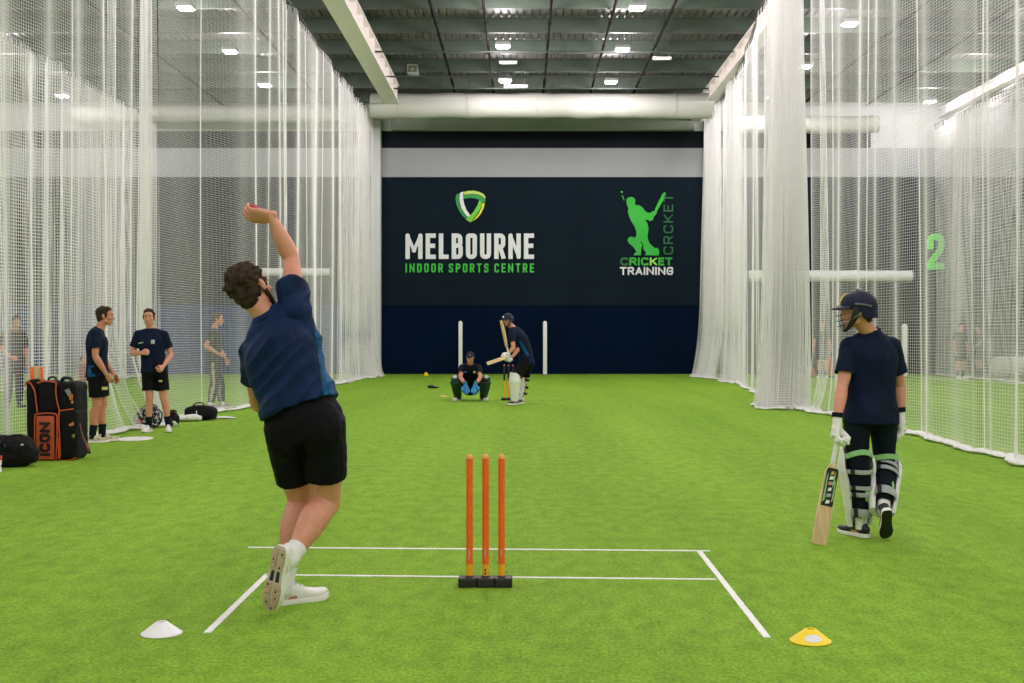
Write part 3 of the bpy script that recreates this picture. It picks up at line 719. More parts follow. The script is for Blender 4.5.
def person(name, label, J, s=1.0, skin=None, hair=None, shirt=None, lower=None, sleeve=0.62, lower_to=1.0, trousers=False, sock=None, sock_to=0.35, shoe=None, sole=None, shirt_lo=-.28,
           hairstyle='short', voxel=0.008, hat=None, hands=True, group=None, cat='person', seed=1, shirt_disp=None, shirt_face=None, shirt_mats=None, cuff=True, lower_face=None, lower_mats=None, tread=False,
           hand_scale=1.0, calf=1.0, thigh=1.0, shoe_scale=1.0, noface=False, lowloose=1.0):
    skin = skin or M_skin; rnd = random.Random(seed)
    base = J.get('base') or (lambda a, b: V(((a.x + b.x) / 2, (a.y + b.y) / 2, 0)))(J['anL'], J['anR'])
    t = thing('person', base, label, cat, group)
    C, F, U, S = head_frame(J)
    # ---- body
    g = Geo(); pc, sc, u, hs, ss = loft_torso(g, J, s)
    tf = nrm(ss.cross(u)) * -1 if ss.cross(u).dot(F) < 0 and False else nrm(u.cross(ss))          # chest front
    hd = nrm(J['neck'] - C)
    g.sweep([J['neck'] - (C - J['neck']) * .25, J['neck'], C - U * .055 * s - F * .018 * s, C - F * .02 * s], [(.066 * s, .062 * s), (.060 * s, .060 * s), (.056 * s, .060 * s), (.056 * s, .062 * s)], S, n=16, sub=3)
    head_geo(g, J, s)
    for k, q in (('L', -1), ('R', 1)):
        sh, el, wr = J['sh' + k], J['el' + k], J['wr' + k]
        g.ell(sh, .064 * s, nu=14, nv=10)
        g.sweep([sc * .5 + sh * .5 + u * .02 * s, sh + u * .012 * s], [(.052 * s, .066 * s), (.050 * s, .060 * s)], u, n=12, sub=3)
        g.sweep([J['neck'] + u * .01 * s, sh * .55 + J['neck'] * .45 + u * .012 * s, sh], [(.044 * s, .05 * s), (.040 * s, .045 * s), (.045 * s, .045 * s)], u, n=12, sub=3)
        m = lambda a, b, f: a * (1 - f) + b * f
        g.sweep([sh, m(sh, el, .3), m(sh, el, .6), m(sh, el, .88), el], [(.058 * s, .060 * s), (.051 * s, .056 * s), (.047 * s, .051 * s), (.040 * s, .043 * s), (.039 * s, .041 * s)], u, n=14, sub=3)
        g.sweep([el, m(el, wr, .22), m(el, wr, .5), m(el, wr, .85), wr], [(.040 * s, .041 * s), (.045 * s, .046 * s), (.040 * s, .041 * s), (.029 * s, .027 * s), (.028 * s, .022 * s)], J.get('hand' + k, ((0, 0, -1), (1, 0, 0)))[1], n=14, sub=3)
        if hands is True or k in (hands or ''):
            h = J['hand' + k]; hand_geo(g, wr, h[0], h[1], s * hand_scale, h[2] if len(h) > 2 else (.35, .45, .3), q * -1, h[3] if len(h) > 3 else (.4, .2), step=h[4] if len(h) > 4 else 0.0)
        hp, kn, an = J['hip' + k], J['kn' + k], J['an' + k]
        td = J['toe' + k]; D, UF = nrm(td[0]), V(td[1])
        kf = nrm((kn - hp).normalized() - (an - kn).normalized()) if ((kn - hp).normalized() - (an - kn).normalized()).length > .12 else nrm(D)
        d1, d2 = nrm(kn - hp), nrm(an - kn)
        sd = hs
        g.sweep([hp - d1 * .02 * s, m(hp, kn, .2), m(hp, kn, .55), m(hp, kn, .85), kn], [(.088 * s, .098 * s), (.086 * s, .094 * s), (.073 * s * thigh, .080 * s * thigh), (.058 * s * thigh, .063 * s * thigh), (.054 * s * thigh, .058 * s * thigh)], sd, n=16, sub=3)
        bk = -kf * .016 * s
        g.sweep([kn, m(kn, an, .12) + bk * .6, m(kn, an, .30) + bk * 1.2, m(kn, an, .55) + bk * .6, m(kn, an, .85), an, an - nrm(UF) * .03 * s],
                [(.053 * s * thigh, .056 * s * thigh), (.053 * s * calf, .056 * s * calf), (.056 * s * calf, .062 * s * calf), (.048 * s * calf, .052 * s * calf), (.036 * s, .038 * s), (.035 * s, .042 * s), (.034 * s, .044 * s)], sd, n=16, sub=3)
        g.ell(kn + kf * .012 * s, .050 * s * thigh, nu=12, nv=8)
        g.ell(hp - tf * .036 * s - u * .035 * s - hs * q * .006 * s, (.088 * s, .088 * s, .100 * s), nu=14, nv=10)
        g.sweep([an - nrm(UF) * .045 * s, an - nrm(UF) * .05 * s + D * .12 * s], [(.032 * s, .028 * s), (.034 * s, .022 * s)], UF.cross(D), n=10, sub=2)
    build(g, 'body', skin, t, voxel=voxel * .85, smooth=3)
    # ---- face details
    if not noface:
        for k in (-1, 1):
            c = C + (S * k * .031 + F * .0810 + U * .008) * s
            g = Geo(); g.ell(c, .0092 * s, S, F, U, nu=10, nv=8); g.ell(c + F * .0052 * s, (.0066 * s, .0050 * s, .0064 * s), S, F, U, nu=8, nv=6, mi=1); build(g, 'eye', M_eye, t)
            g = Geo(); g.sweep([C + (S * k * .014 + F * .0985 + U * .030) * s, C + (S * k * .032 + F * .097 + U * .037) * s, C + (S * k * .052 + F * .082 + U * .030) * s], [(.004 * s, .004 * s), (.0055 * s, .005 * s), (.0025 * s, .003 * s)], U, n=8, sub=3); build(g, 'eyebrow', hair or M_hair, t)
        g = Geo(); g.sweep([C + (S * -.022 + F * .088 - U * .0725) * s, C + (F * .1015 - U * .071) * s, C + (S * .022 + F * .088 - U * .0725) * s], [(.003 * s, .003 * s), (.0075 * s, .0045 * s), (.003 * s, .003 * s)], U, n=8, sub=4); build(g, 'mouth', M_lip, t)
    # ---- hair
    if hairstyle:
        g = Geo(); e = lambda a, b, c, r, **k: g.ell(C + (S * a + F * b + U * c) * s, tuple(x * s for x in r), S, F, U, nu=12, nv=8, **k)
        curly = hairstyle == 'curly'
        e(0, -.024, .047, (.083, .099, .088)); e(0, .002, .092, (.068, .080, .046)); e(0, -.050, -.005, (.078, .064, .070)); e(0, -.060, -.045, (.056, .040, .046))
        for k in (-1, 1): e(k * .072, .012, .022, (.012, .026, .040))
        nt = 150 if curly else 70
        for i in range(nt):
            th = rnd.uniform(0, 2 * PI); ph = math.acos(rnd.uniform(-.45, 1)); d = V((math.sin(ph) * math.cos(th), math.sin(ph) * math.sin(th), math.cos(ph)))
            if d.y > .35 and d.z < .52: continue
            if abs(d.x) > .6 and d.z < .05 and d.y > -.3: continue
            k = (rnd.uniform(.013, .022) if curly else rnd.uniform(.010, .017)); b = .004 if curly else .0
            c = V((d.x * (.080 + b), -.022 + d.y * (.097 + b), .047 + d.z * (.087 + b)))
            e(c.x, c.y, c.z, (k * rnd.uniform(.8, 1.2), k * rnd.uniform(.8, 1.3), k * .9))
        if not curly:
            for i in range(9): e((i - 4) * .014, .058 - abs(i - 4) * .005, .108 - abs(i - 4) * .003, (.014, .024, .018))
        build(g, 'hair', hair or M_hair, t, voxel=.006 * max(s, .8) if voxel < .007 else voxel, smooth=2, disp=lambda c, n: (.007 if curly else .004) * s * mnoise.noise(c * (62 if curly else 90)))
    # ---- shirt
    if shirt:
        g = Geo()
        keys = J.get('shirt_keys') or [(shirt_lo, .188, .146), (-.06, .186, .144), (.2, .168, .124), (.42, .165, .122), (.62, .174, .128), (.80, .184, .132), (.95, .176, .114)]
        loft_torso(g, J, s, off=.010, keys=keys, n=28)
        for k in 'LR':
            sh, el = J['sh' + k], J['el' + k]; d = nrm(el - sh)
            g.ell(sh, .074 * s, nu=14, nv=10)
            g.sweep([sc * .5 + sh * .5 + u * .02 * s, sh + u * .014 * s], [(.062 * s, .078 * s), (.060 * s, .072 * s)], u, n=12, sub=3)
            g.sweep([J['neck'] - u * .01 * s, sh * .55 + J['neck'] * .45 + u * .010 * s, sh], [(.050 * s, .055 * s), (.050 * s, .055 * s), (.055 * s, .055 * s)], u, n=12, sub=3)
            L = (el - sh).length; x = sleeve * L
            g.sweep([sh - d * .01 * s, sh + d * x * .5, sh + d * x], [.071 * s, .073 * s, .074 * s], u, n=18, sub=4, ends=(.4, -.03))
        for pl in J.get('lat', []): g.sweep(pl, [.045 * s, .055 * s, .055 * s, .045 * s][:len(pl)], hs, n=12, sub=3)
        dd = shirt_disp or (lambda c, n: s * (.0060 * mnoise.noise(V((c.x * 9, c.y * 9, c.z * 4)) + V((seed, 0, 0))) + .0035 * mnoise.noise(c * 22)))
        build(g, 'shirt', shirt_mats or shirt, t, voxel=voxel, smooth=4, disp=dd, facemat=shirt_face)
        g = Geo(); R_ = []
        a, b = J['neck'] + (C - J['neck']) * .05, nrm(C - J['neck'])
        sx = S - b * S.dot(b); sx.normalize(); fy = b.cross(sx) * -1
        fwd = tf - b * tf.dot(b); fwd = fwd.normalized() if fwd.length > .1 else fy; sx = fwd.cross(b)
        for i in range(24):
            w = 2 * PI * i / 24; R_.append(a + sx * math.cos(w) * .072 * s + fwd * math.sin(w) * .071 * s - b * (.010 + .022 * max(0, math.sin(w))) * s)
        g.loop(R_, .0105 * s, n=8); build(g, 'collar', shirt if not isinstance(shirt, list) else shirt[0], t)
    # ---- shorts or trousers
    if lower:
        g = Geo(); q = [(-.20, .158, .128), (0, .188, .144), (.10, .182, .136), (.20, .172, .126), (.29, .162, .116)]
        loft_torso(g, J, s, off=.004, keys=q, n=24, neck=False)
        for k in 'LR':
            hp, kn, an = J['hip' + k], J['kn' + k], J['an' + k]; m = lambda a, b, f: a * (1 - f) + b * f
            ll = lowloose
            if trousers:
                g.sweep([hp, m(hp, kn, .3), m(hp, kn, .7), kn, m(kn, an, .3), m(kn, an, .7), m(kn, an, lower_to)], [(.100 * s, .112 * s), (.096 * s, .106 * s), (.080 * s, .088 * s), (.076 * s, .084 * s), (.082 * s, .092 * s), (.066 * s, .072 * s), (.056 * s, .062 * s)], hs, n=18, sub=3, ends=(.3, -.02))
            else:
                g.sweep([hp - (kn - hp) * .03, m(hp, kn, .35), m(hp, kn, .65 * lower_to), m(hp, kn, .80 * lower_to)], [(.100 * s, .118 * s), (.100 * s * ll, .112 * s * ll), (.098 * s * ll, .106 * s * ll), (.098 * s * ll, .104 * s * ll)], hs, n=18, sub=4, ends=(.3, -.035))
            g.ell(hp - tf * .026 * s - u * .03 * s - hs * (1 if k == 'R' else -1) * .012 * s, (.104 * s, .108 * s, .150 * s), nu=14, nv=10)
        build(g, 'trousers' if trousers else 'shorts', lower_mats or lower, t, voxel=voxel, smooth=9, facemat=lower_face,
              disp=lambda c, n: s * (.0065 * mnoise.noise(V((c.x * 10, c.y * 10, c.z * 5)) + V((0, seed, 0))) + .003 * mnoise.noise(c * 24)))
    # ---- socks and shoes
    for k in 'LR':
        kn, an = J['kn' + k], J['an' + k]; td = J['toe' + k]; D, UF = nrm(td[0]), V(td[1]); UF = (UF - D * UF.dot(D)).normalized(); W = D.cross(UF)
        m = lambda a, b, f: a * (1 - f) + b * f
        if sock:
            g = Geo(); g.sweep([an - UF * .03 * s, an, m(an, kn, sock_to * .5), m(an, kn, sock_to)], [(.041 * s, .050 * s), (.042 * s, .049 * s), (.043 * s, .047 * s), (.046 * s + .006 * sock_to, .050 * s + .008 * sock_to)], hs, n=16, sub=3, ends=(.3, 0)); build(g, 'sock', sock, t)
        make_shoe(t, an, D, UF, s * shoe_scale, shoe or M_shoew, sole or M_sole, voxel, tread)
    return t

def make_shoe(t, an, D, UF, s, upper, sole, voxel, tread=False):
    W = D.cross(UF); B = an - UF * .085 * s - D * .070 * s; L = .290 * s
    wid = lambda x: float(np.interp(x, [0, .04, .15, .35, .5, .7, .85, .95, 1], [.016, .028, .034, .031, .034, .045, .040, .026, .010])) * s
    hgt = lambda x: float(np.interp(x, [0, .1, .3, .42, .55, .7, .85, .95, 1], [.050, .082, .088, .082, .062, .050, .044, .036, .022])) * s
    rise = lambda x: (.012 * max(0, (x - .75) / .25) ** 1.5) * s
    g = Geo(); xs = [.01, .06, .15, .28, .40, .52, .65, .78, .88, .95, .99]
    g.sweep([B + D * L * x + UF * (.014 * s + rise(x) + hgt(x) / 2) for x in xs], [(wid(x) * .98, hgt(x) / 2) for x in xs], W, n=18, sub=2, ends=(.3, .4), exp=2.4)
    g.sweep([an - UF * .035 * s, an - UF * .005 * s + D * -.004 * s, an + UF * .018 * s - D * .006 * s], [(.040 * s, .052 * s), (.041 * s, .048 * s), (.042 * s, .046 * s)], W, n=16, sub=3, ends=(.2, -.012))
    g.sweep([an + D * .035 * s + UF * .0 * s, an + D * .085 * s - UF * .022 * s], [(.024 * s, .012 * s), (.022 * s, .010 * s)], W, n=10, sub=2)
    sh = build(g, 'shoe', upper, t, voxel=min(voxel, .007), smooth=2)
    # sole: a slab that follows the outline
    g = Geo(); n = 22; xs = [0.5 - 0.5 * math.cos(PI * i / (n - 1)) for i in range(n)]
    out = [(x, wid(x) + .004 * s) for x in xs] + [(x, -wid(x) - .004 * s) for x in reversed(xs)]
    lo = [B + D * L * x * 1.02 - D * .004 * s + W * w + UF * rise(x) for x, w in out]; mid = [p + UF * .015 * s + W * math.copysign(.002 * s, o[1]) for p, o in zip(lo, out)]; hi = [p + UF * .028 * s - W * o[1] * .03 for p, o in zip(lo, out)]
    k = len(out); vs = lo + mid + hi; fs = []
    for a in (0, k):
        for i in range(k): fs.append((a + i, a + (i + 1) % k, a + k + (i + 1) % k, a + k + i))
    for a, fl in ((0, 1), (2 * k, 0)):
        for i in range(n - 1):
            q = (a + i, a + i + 1, a + k - 2 - i, a + k - 1 - i); fs.append(q if fl else tuple(reversed(q)))
    g.add(vs, fs); build(g, 'sole', list(sole) if isinstance(sole, tuple) else sole, sh, sharp=50, facemat=(lambda c, n: 1 if abs(n.dot(UF)) > .6 else 0) if isinstance(sole, tuple) else None)
    # laces
    for i in range(4):
        x = .36 + i * .065; c = B + D * L * x + UF * (.0155 * s + hgt(x)); g = Geo(); g.tube([c - W * .02 * s - UF * .003 * s, c + UF * .003 * s, c + W * .02 * s - UF * .003 * s], .0042 * s, n=6, sub=2, ref=D); build(g, 'lace', M_sockw if upper is not M_shoed else M_soled, sh)
    if tread:
        for x0, x1, q in ((.03, .14, 0), (.15, .25, 0), (.26, .36, 0), (.56, .64, 0), (.65, .73, 0), (.74, .82, 0), (.83, .91, 0), (.92, .985, 0)):
            for sd in (-1, 1):
                a0, a1 = wid(x0) - .002 * s, wid(x1) - .002 * s
                pl = [(x0, sd * .007 * s), (x1, sd * .007 * s), (x1, sd * a1), ((x0 + x1) / 2, sd * (a0 + a1) / 2 + sd * .003 * s), (x0, sd * a0)]
                g = Geo(); g.prism([B + D * L * x + W * w + UF * (rise(x) + .001) for x, w in pl], -UF * .007 * s); build(g, 'tread_pad', M_tread, sh)
        for (x, w, r) in ((.10, .02, .006), (.2, -.02, .005), (.31, .018, .006), (.6, -.024, .006), (.68, .022, .006), (.87, -.018, .006), (.78, .026, .005), (.95, .008, .006)):
            g = Geo(); c = B + D * L * x + W * w * s + UF * rise(x); g.lathe([(0.0005, -.011), (r * s * .6, -.011), (r * s, -.005), (r * s, 0), (.0005, 0)], c, n=10, X=W, Y=D, Z=UF); build(g, 'stud', M_soled, sh)
        g = Geo(); g.prism([B + D * L * x + W * w * s + UF * (.0015) for x, w in ((.38, -.022), (.54, -.026), (.54, -.006), (.38, -.006))], -UF * .003); build(g, 'shank_panel', M_shoed, sh)
        g = Geo(); g.prism([B + D * L * x + W * w * s + UF * (.0015) for x, w in ((.38, .006), (.54, .006), (.54, .026), (.38, .022))], -UF * .003); build(g, 'shank_panel', M_shoed, sh)

def stand(bx, by, heading, s=1.0, **ov):
    """a standing pose; heading = direction (x, y) the body faces. Overrides are (right, forward, up) offsets in metres at 1.8 m height"""
    f = nrm((heading[0], heading[1], 0)); r = V((f.y, -f.x, 0)); z = V((0, 0, 1)); b = V((bx, by, 0))
    w = lambda p: b + (r * p[0] + f * p[1] + z * p[2]) * s
    d = lambda p: nrm(r * p[0] + f * p[1] + z * p[2])
    base = dict(hipL=(-.088, 0, .92), hipR=(.088, 0, .92), knL=(-.10, .02, .50), knR=(.10, .02, .50), anL=(-.11, -.03, .088), anR=(.11, -.03, .088),
                shL=(-.172, -.01, 1.435), shR=(.172, -.01, 1.435), neck=(0, -.01, 1.49), head=(0, .035, 1.675), elL=(-.235, -.03, 1.15), elR=(.235, -.03, 1.15), wrL=(-.235, .05, .90), wrR=(.235, .05, .90))
    J = {k: w(ov.get(k, v)) for k, v in base.items()}
    J['hf'] = d(ov.get('hf', (0, 1, 0))); J['hu'] = d(ov.get('hu', (0, 0, 1)))
    for k, q in (('L', -1), ('R', 1)):
        h = ov.get('hand' + k, ((0, .15, -1), (-q, 0, 0))); J['hand' + k] = (d(h[0]), d(h[1]), *h[2:])
        tt = ov.get('toe' + k, (q * .25, 1, 0)); J['toe' + k] = (d(tt), z)
    return J
# ---------------------------------------------------------------- the bowler
J = dict(hipL=P(285, 426, 6.32), hipR=P(324, 422, 6.28), knL=P(301, 500, 6.52), knR=P(327, 503, 6.38), anL=P(284, 586.5, 6.34), anR=P(289, 560, 6.08),
         shL=P(254, 352, 6.40), shR=P(295.5, 311, 6.34), neck=P(268, 318, 6.37), head=P(252.5, 291, 6.38), hu=(-.50, -.05, .86), hf=(.42, .90, .10),
         elR=P(291, 258, 6.46), wrR=P(271, 216, 6.42), elL=P(258, 404, 6.54), wrL=P(274, 404, 6.74),
         handR=((-.97, -.05, .02), (-.05, .80, .58), (.62, .62, .5), (.7, .5)), handL=((.4, .8, .2), (.6, -.3, -.6), (.5, .6, .5)),
         toeL=((.82, .57, 0), (0, 0, 1)), toeR=((-.20, .04, -1), (.42, .9, .0)), base=V((P(300, 604, 6.3).x, 6.3, 0)))
J['shirt_keys'] = [(.17, .186, .146), (.24, .184, .142), (.32, .178, .134), (.42, .172, .128), (.62, .178, .132), (.80, .184, .134), (.95, .170, .114)]
J['lat'] = [[P(300, 296, 6.36), P(303, 318, 6.34), P(309, 340, 6.33), P(314, 358, 6.32)]]
def bowler_folds(c, n):
    a = c.x * .78 - c.z * .62; b = c.x * .62 + c.z * .78
    return .014 * mnoise.noise(V((a * 10, c.y * 4, b * 2.0))) + .022 * (.40 - abs(mnoise.noise(V((a * 13 + 3, c.y * 5, b * 2.4))))) + .003 * mnoise.noise(c * 20)
pa, pb = P(314, 325, 6.3), P(333, 392, 6.3)
def bowler_panel(c, n):
    x = CX + c.x * FPX / 6.3; y = HY + (EYE - c.z) * FPX / 6.3
    u = (y - 325) / (392 - 325)
    if 0 < u < 1.1 and n.y < .5 and abs(x - (316 + 15 * u)) < 2.0 + 2.2 * u: return 1
    return 0
bowler = person('person', 'bowler seen from behind, right arm raised, in blue shirt and black shorts', J, 1.08, skin=M_skin, hair=M_hair, shirt=M_navyteal, lower=M_blackcloth, sleeve=.52,
                sock=M_sockw, sock_to=.22, sole=(M_sole, mat('sole underside', (206, 196, 176), .6)), hairstyle='curly', voxel=.0058, shirt_disp=bowler_folds, shirt_face=bowler_panel, shirt_mats=[M_navyteal, M_teal], seed=4, tread=True, calf=1.24, thigh=1.2, hand_scale=1.08, lower_to=.87, lowloose=1.05, shoe_scale=1.05)
C, F, U, S = head_frame(J); q = lambda a, b, c: C + (S * a + F * b + U * c) * 1.08
g = Geo(); g.sweep([q(.074, .004, -.02), q(.070, .012, -.05), q(.052, .045, -.082), q(.02, .080, -.108), q(-.02, .080, -.108), q(-.052, .045, -.082), q(-.070, .012, -.05), q(-.074, .004, -.02)], [(.020, .009), (.026, .012), (.026, .012), (.022, .012), (.022, .012), (.026, .012), (.026, .012), (.020, .009)], tuple(U), n=12, sub=4)
build(g, 'beard', M_hair, bowler, voxel=.007, smooth=2, disp=lambda c, n: .002 * mnoise.noise(c * 120))
g = Geo(); c = J['wrR'] + V((-.104, .036, .032)); g.ell(c, .0355, nu=24, nv=16); g.sweep([c + V((.0365 * math.cos(a), .0365 * math.sin(a) * .3, .0365 * math.sin(a) * .95)) for a in np.linspace(0, 2 * PI, 25)], [.0022] * 25, (0, 1, 0), n=6, sub=1)
single(g, 'cricket_ball', mat('red ball leather', (170, 34, 30), 0.35, 0.2, 20), c, 'red cricket ball in the raised hand of the bowler', 'ball')

# ---------------------------------------------------------------- kit builders
def cricket_bat(toe, top, face, label, s=1.0, sticker=True, blade=.57, name='cricket_bat', group=None, grip=None):
    """toe and top of the handle as points; face = normal of the flat hitting face"""
    t = thing(name, toe, label, 'cricket bat', group); A = nrm(top - toe); N = V(face); N = (N - A * N.dot(A)).normalized(); W = A.cross(N)
    L = (top - toe).length; bl = blade * s; g = Geo()
    sec = lambda w, e, sp: [(-w, 0), (w, 0), (w, -e), (w * .45, -(e + (sp - e) * .7)), (0, -sp), (-w * .45, -(e + (sp - e) * .7)), (-w, -e)]
    rows = [(0, .046, .012, .018), (.012, .053, .018, .028), (.10, .054, .024, .046), (.22, .054, .026, .056), (.40, .054, .020, .046), (.505, .053, .014, .036), (.535, .046, .012, .034), (.56, .030, .012, .032), (.585, .018, .012, .030)]
    vs = []; k = 7
    for d, w, e, sp in rows: vs += [toe + A * d * s * (blade / .585) + W * x * s + N * y * s for x, y in sec(w, e, sp)]
    fs = [tuple(reversed(range(k)))] + [((i * k + j), (i * k + (j + 1) % k), ((i + 1) * k + (j + 1) % k), ((i + 1) * k + j)) for i in range(len(rows) - 1) for j in range(k)] + [tuple((len(rows) - 1) * k + j for j in range(k))]
    g.add(vs, fs); build(g, 'blade', M_wood, t, sharp=28)
    h0 = toe + A * (bl - .03 * s) - N * .016 * s; h1 = toe + A * L - N * .016 * s
    g = Geo(); n = 14; pts = [h0 + (h1 - h0) * i / n for i in range(n + 1)]; g.sweep(pts, [((.0175 if i % 2 else .0160) * s) * (1.12 if i == n else 1) for i in range(n + 1)], W, n=12, sub=2, ends=(0, .4)); build(g, 'handle_grip', grip or M_grip, t)
    if sticker:
        o = toe + N * .0012 * s; q = lambda x, d: o + W * x * s + A * d * s
        g = Geo(); g.prism([q(-.046, .27), q(.046, .27), q(.046, .52), (q(.036, .535)), q(-.036, .535), q(-.046, .52)], N * .0015 * s); st = build(g, 'blade_sticker', mat('sticker black', (24, 30, 26), .4, .1), t, flat=True)
        g = Geo()
        for k, (x, d0, d1, w) in enumerate(((-.034, .29, .50, .008), (.034, .30, .46, .007), (.022, .40, .52, .006))):
            g = Geo(); g.prism([q(x - w, d0) + N * .002 * s, q(x + w, d0 + .02) + N * .002 * s, q(x + w * .5, d1) + N * .002 * s, q(x - w * .5, d1 - .02) + N * .002 * s], N * .001 * s); build(g, 'green_flash', M_green, st, flat=True)
        for i, d in enumerate((.285, .330, .372, .414, .452, .486)):
            g = Geo(); w = (.016, .020, .014, .020, .017, .012)[i]; g.prism([q(-w, d), q(w * .8, d + .006), q(w, d + .028), q(-w * .7, d + .026)], N * .0035 * s); build(g, 'pale_mark', [M_white, M_strap, M_white, mat('pink mark', (206, 150, 140), .5), M_white, M_gold][i], st, flat=True)
    return t

def leg_pad(t, kn, an, fwd, s=1.0, top=.17, name='batting_pad', m=None, straps=(), strap_m=None, wrap=118, width=.092, thick=.030, canes=True, voxel=None):
    """a leg guard curved round the front of the shin; fwd = the way the shin faces"""
    A = nrm(kn - an); F = V(fwd); F = (F - A * F.dot(A)).normalized(); S = F.cross(A); L = (kn - an).length; z0, z1 = -.01, L / s + top
    nu, nv = 25, 22; g = Geo(); outer = []; inner = []
    for i in range(nv + 1):
        v = i / nv; h = z0 + (z1 - z0) * v; kz = L / s
        r = (.062 + .030 * min(1, v / .55)) * (width / .092) + .016 * math.exp(-((h - kz) / .07) ** 2)
        half = math.radians(wrap * (.80 + .20 * math.sin(PI * min(1, v * 1.1))) * (1 - .45 * max(0, (v - .86) / .14) ** 2))
        ro = []; ri = []
        for j in range(nu + 1):
            a = -half + 2 * half * j / nu; rip = .006 * abs(math.sin(j * PI * 7 / nu)) if canes and h < kz - .08 else (.006 * abs(math.sin((h - kz) * 40)) if canes and h < kz + .08 else 0)
            edge = 1 - .55 * (abs(2 * j / nu - 1)) ** 6
            c = an + A * h * s + F * .006 * s
            ro.append(c + (F * math.cos(a) * (r * 1.05 + thick * edge + rip) + S * math.sin(a) * (r + thick * edge + rip)) * s); ri.append(c + (F * math.cos(a) * r * 1.05 + S * math.sin(a) * r) * s)
        outer.append(ro); inner.append(ri)
    vs = [p for r in outer for p in r] + [p for r in inner for p in r]; o = (nv + 1) * (nu + 1); ix = lambda i, j: i * (nu + 1) + j; fs = []
    for i in range(nv):
        for j in range(nu): fs += [(ix(i, j), ix(i, j + 1), ix(i + 1, j + 1), ix(i + 1, j)), (o + ix(i + 1, j), o + ix(i + 1, j + 1), o + ix(i, j + 1), o + ix(i, j))]
        for j, fl in ((0, 0), (nu, 1)):
            q = (ix(i, j), ix(i + 1, j), o + ix(i + 1, j), o + ix(i, j)); fs.append(q if not fl else tuple(reversed(q)))
    for j in range(nu):
        for i, fl in ((0, 1), (nv, 0)):
            q = (ix(i, j), ix(i, j + 1), o + ix(i, j + 1), o + ix(i, j)); fs.append(q if not fl else tuple(reversed(q)))
    g.add(vs, fs); pad = build(g, name, m or M_pad, t, sharp=60)
    for h, w, mm in straps:
        g = Geo(); pts = []; v = (h - z0) / (z1 - z0); r = (.062 + .030 * min(1, v / .55)) * (width / .092) + .014
        for k in range(15):
            a = math.radians(75) + (2 * PI - math.radians(150)) * k / 14; pts.append(an + A * (h + .006 * math.sin(a * 2)) * s + (F * math.cos(a) * r * 1.0 + S * math.sin(a) * (r - .006)) * s)
        g.sweep(pts, [(w * s, .0035 * s)] * 15, A, n=8, sub=2, ends=(0, 0), exp=4); build(g, 'pad_strap', mm, pad)
        g = Geo(); c = pts[10]; g.box(c, (.022 * s, .03 * s, w * 2.2 * s), X=tuple(nrm(c - (an + A * h * s))), Y=tuple(A.cross(nrm(c - (an + A * h * s)))), Z=tuple(A), bevel=.004 * s); build(g, 'buckle', M_soled, pad)
    return pad

def batting_glove(t, W, D, N, s, side, curl, thumb=(.6, .5), voxel=.006, m=None, trim=None, name='batting_glove', fat=1.6, grow=1.24, rolls=False):
    g = Geo(); hand_geo(g, W, D, N, s * grow, curl, side, thumb, fat=fat)
    D = nrm(D); N = V(N); N = (N - D * N.dot(D)).normalized(); T = N.cross(D) * side
    g.sweep([W - D * .065 * s, W - D * .02 * s, W + D * .05 * s, W + D * .095 * s], [(.043 * s, .037 * s), (.040 * s, .033 * s), (.050 * s, .030 * s), (.048 * s, .026 * s)], T, n=14, sub=3, ends=(-.01, .4), exp=2.5)
    for k in range(4):
        for d in (.045, .072): g.ell(W + D * d * s + T * (1.5 - k) * .023 * s - N * .026 * s, (.0125 * s, .016 * s, .010 * s), T, D, N, nu=8, nv=6)
    gl = build(g, name, m or M_glove, t, voxel=voxel, smooth=2)
    if rolls:
        ls = (.074, .084, .078, .060)
        for k in range(4):
            o = (1.5 - k) * .0205 * s * grow; b = W + D * .066 * s * grow + T * o; d = D; ang = 0
            for j, fr in enumerate((.30, .44, .30, .22)):
                if j: ang += curl[j - 1]
                dd = D * math.cos(ang) + N * math.sin(ang); nn = N * math.cos(ang) - D * math.sin(ang); L = ls[k] * fr * s * grow
                c = b + dd * L * .5 - nn * (.0165 if j else .024) * s; b = b + dd * L
                g = Geo(); g.ell(c, (.0128 * s, max(L * .52, .012), .0105 * s), T, dd, nn, nu=12, nv=8, exp=2.6); build(g, 'finger_roll', m or M_glove, gl)
    g = Geo(); c = W - D * .048 * s; g.sweep([c - D * .016 * s, c + D * .016 * s], [(.0455 * s, .0395 * s)] * 2, T, n=16, sub=1, ends=(0, 0), exp=2.5); build(g, 'wrist_strap', trim or M_sockd, gl)
    g = Geo(); c = W + D * .055 * s - N * .040 * s; g.lathe([(.0005, .004), (.011 * s, .003), (.012 * s, 0), (.0005, 0)], c, n=14, X=T, Y=D, Z=-N); build(g, 'badge', mat('glove badge', (120, 70, 60), .5), gl)
    return gl

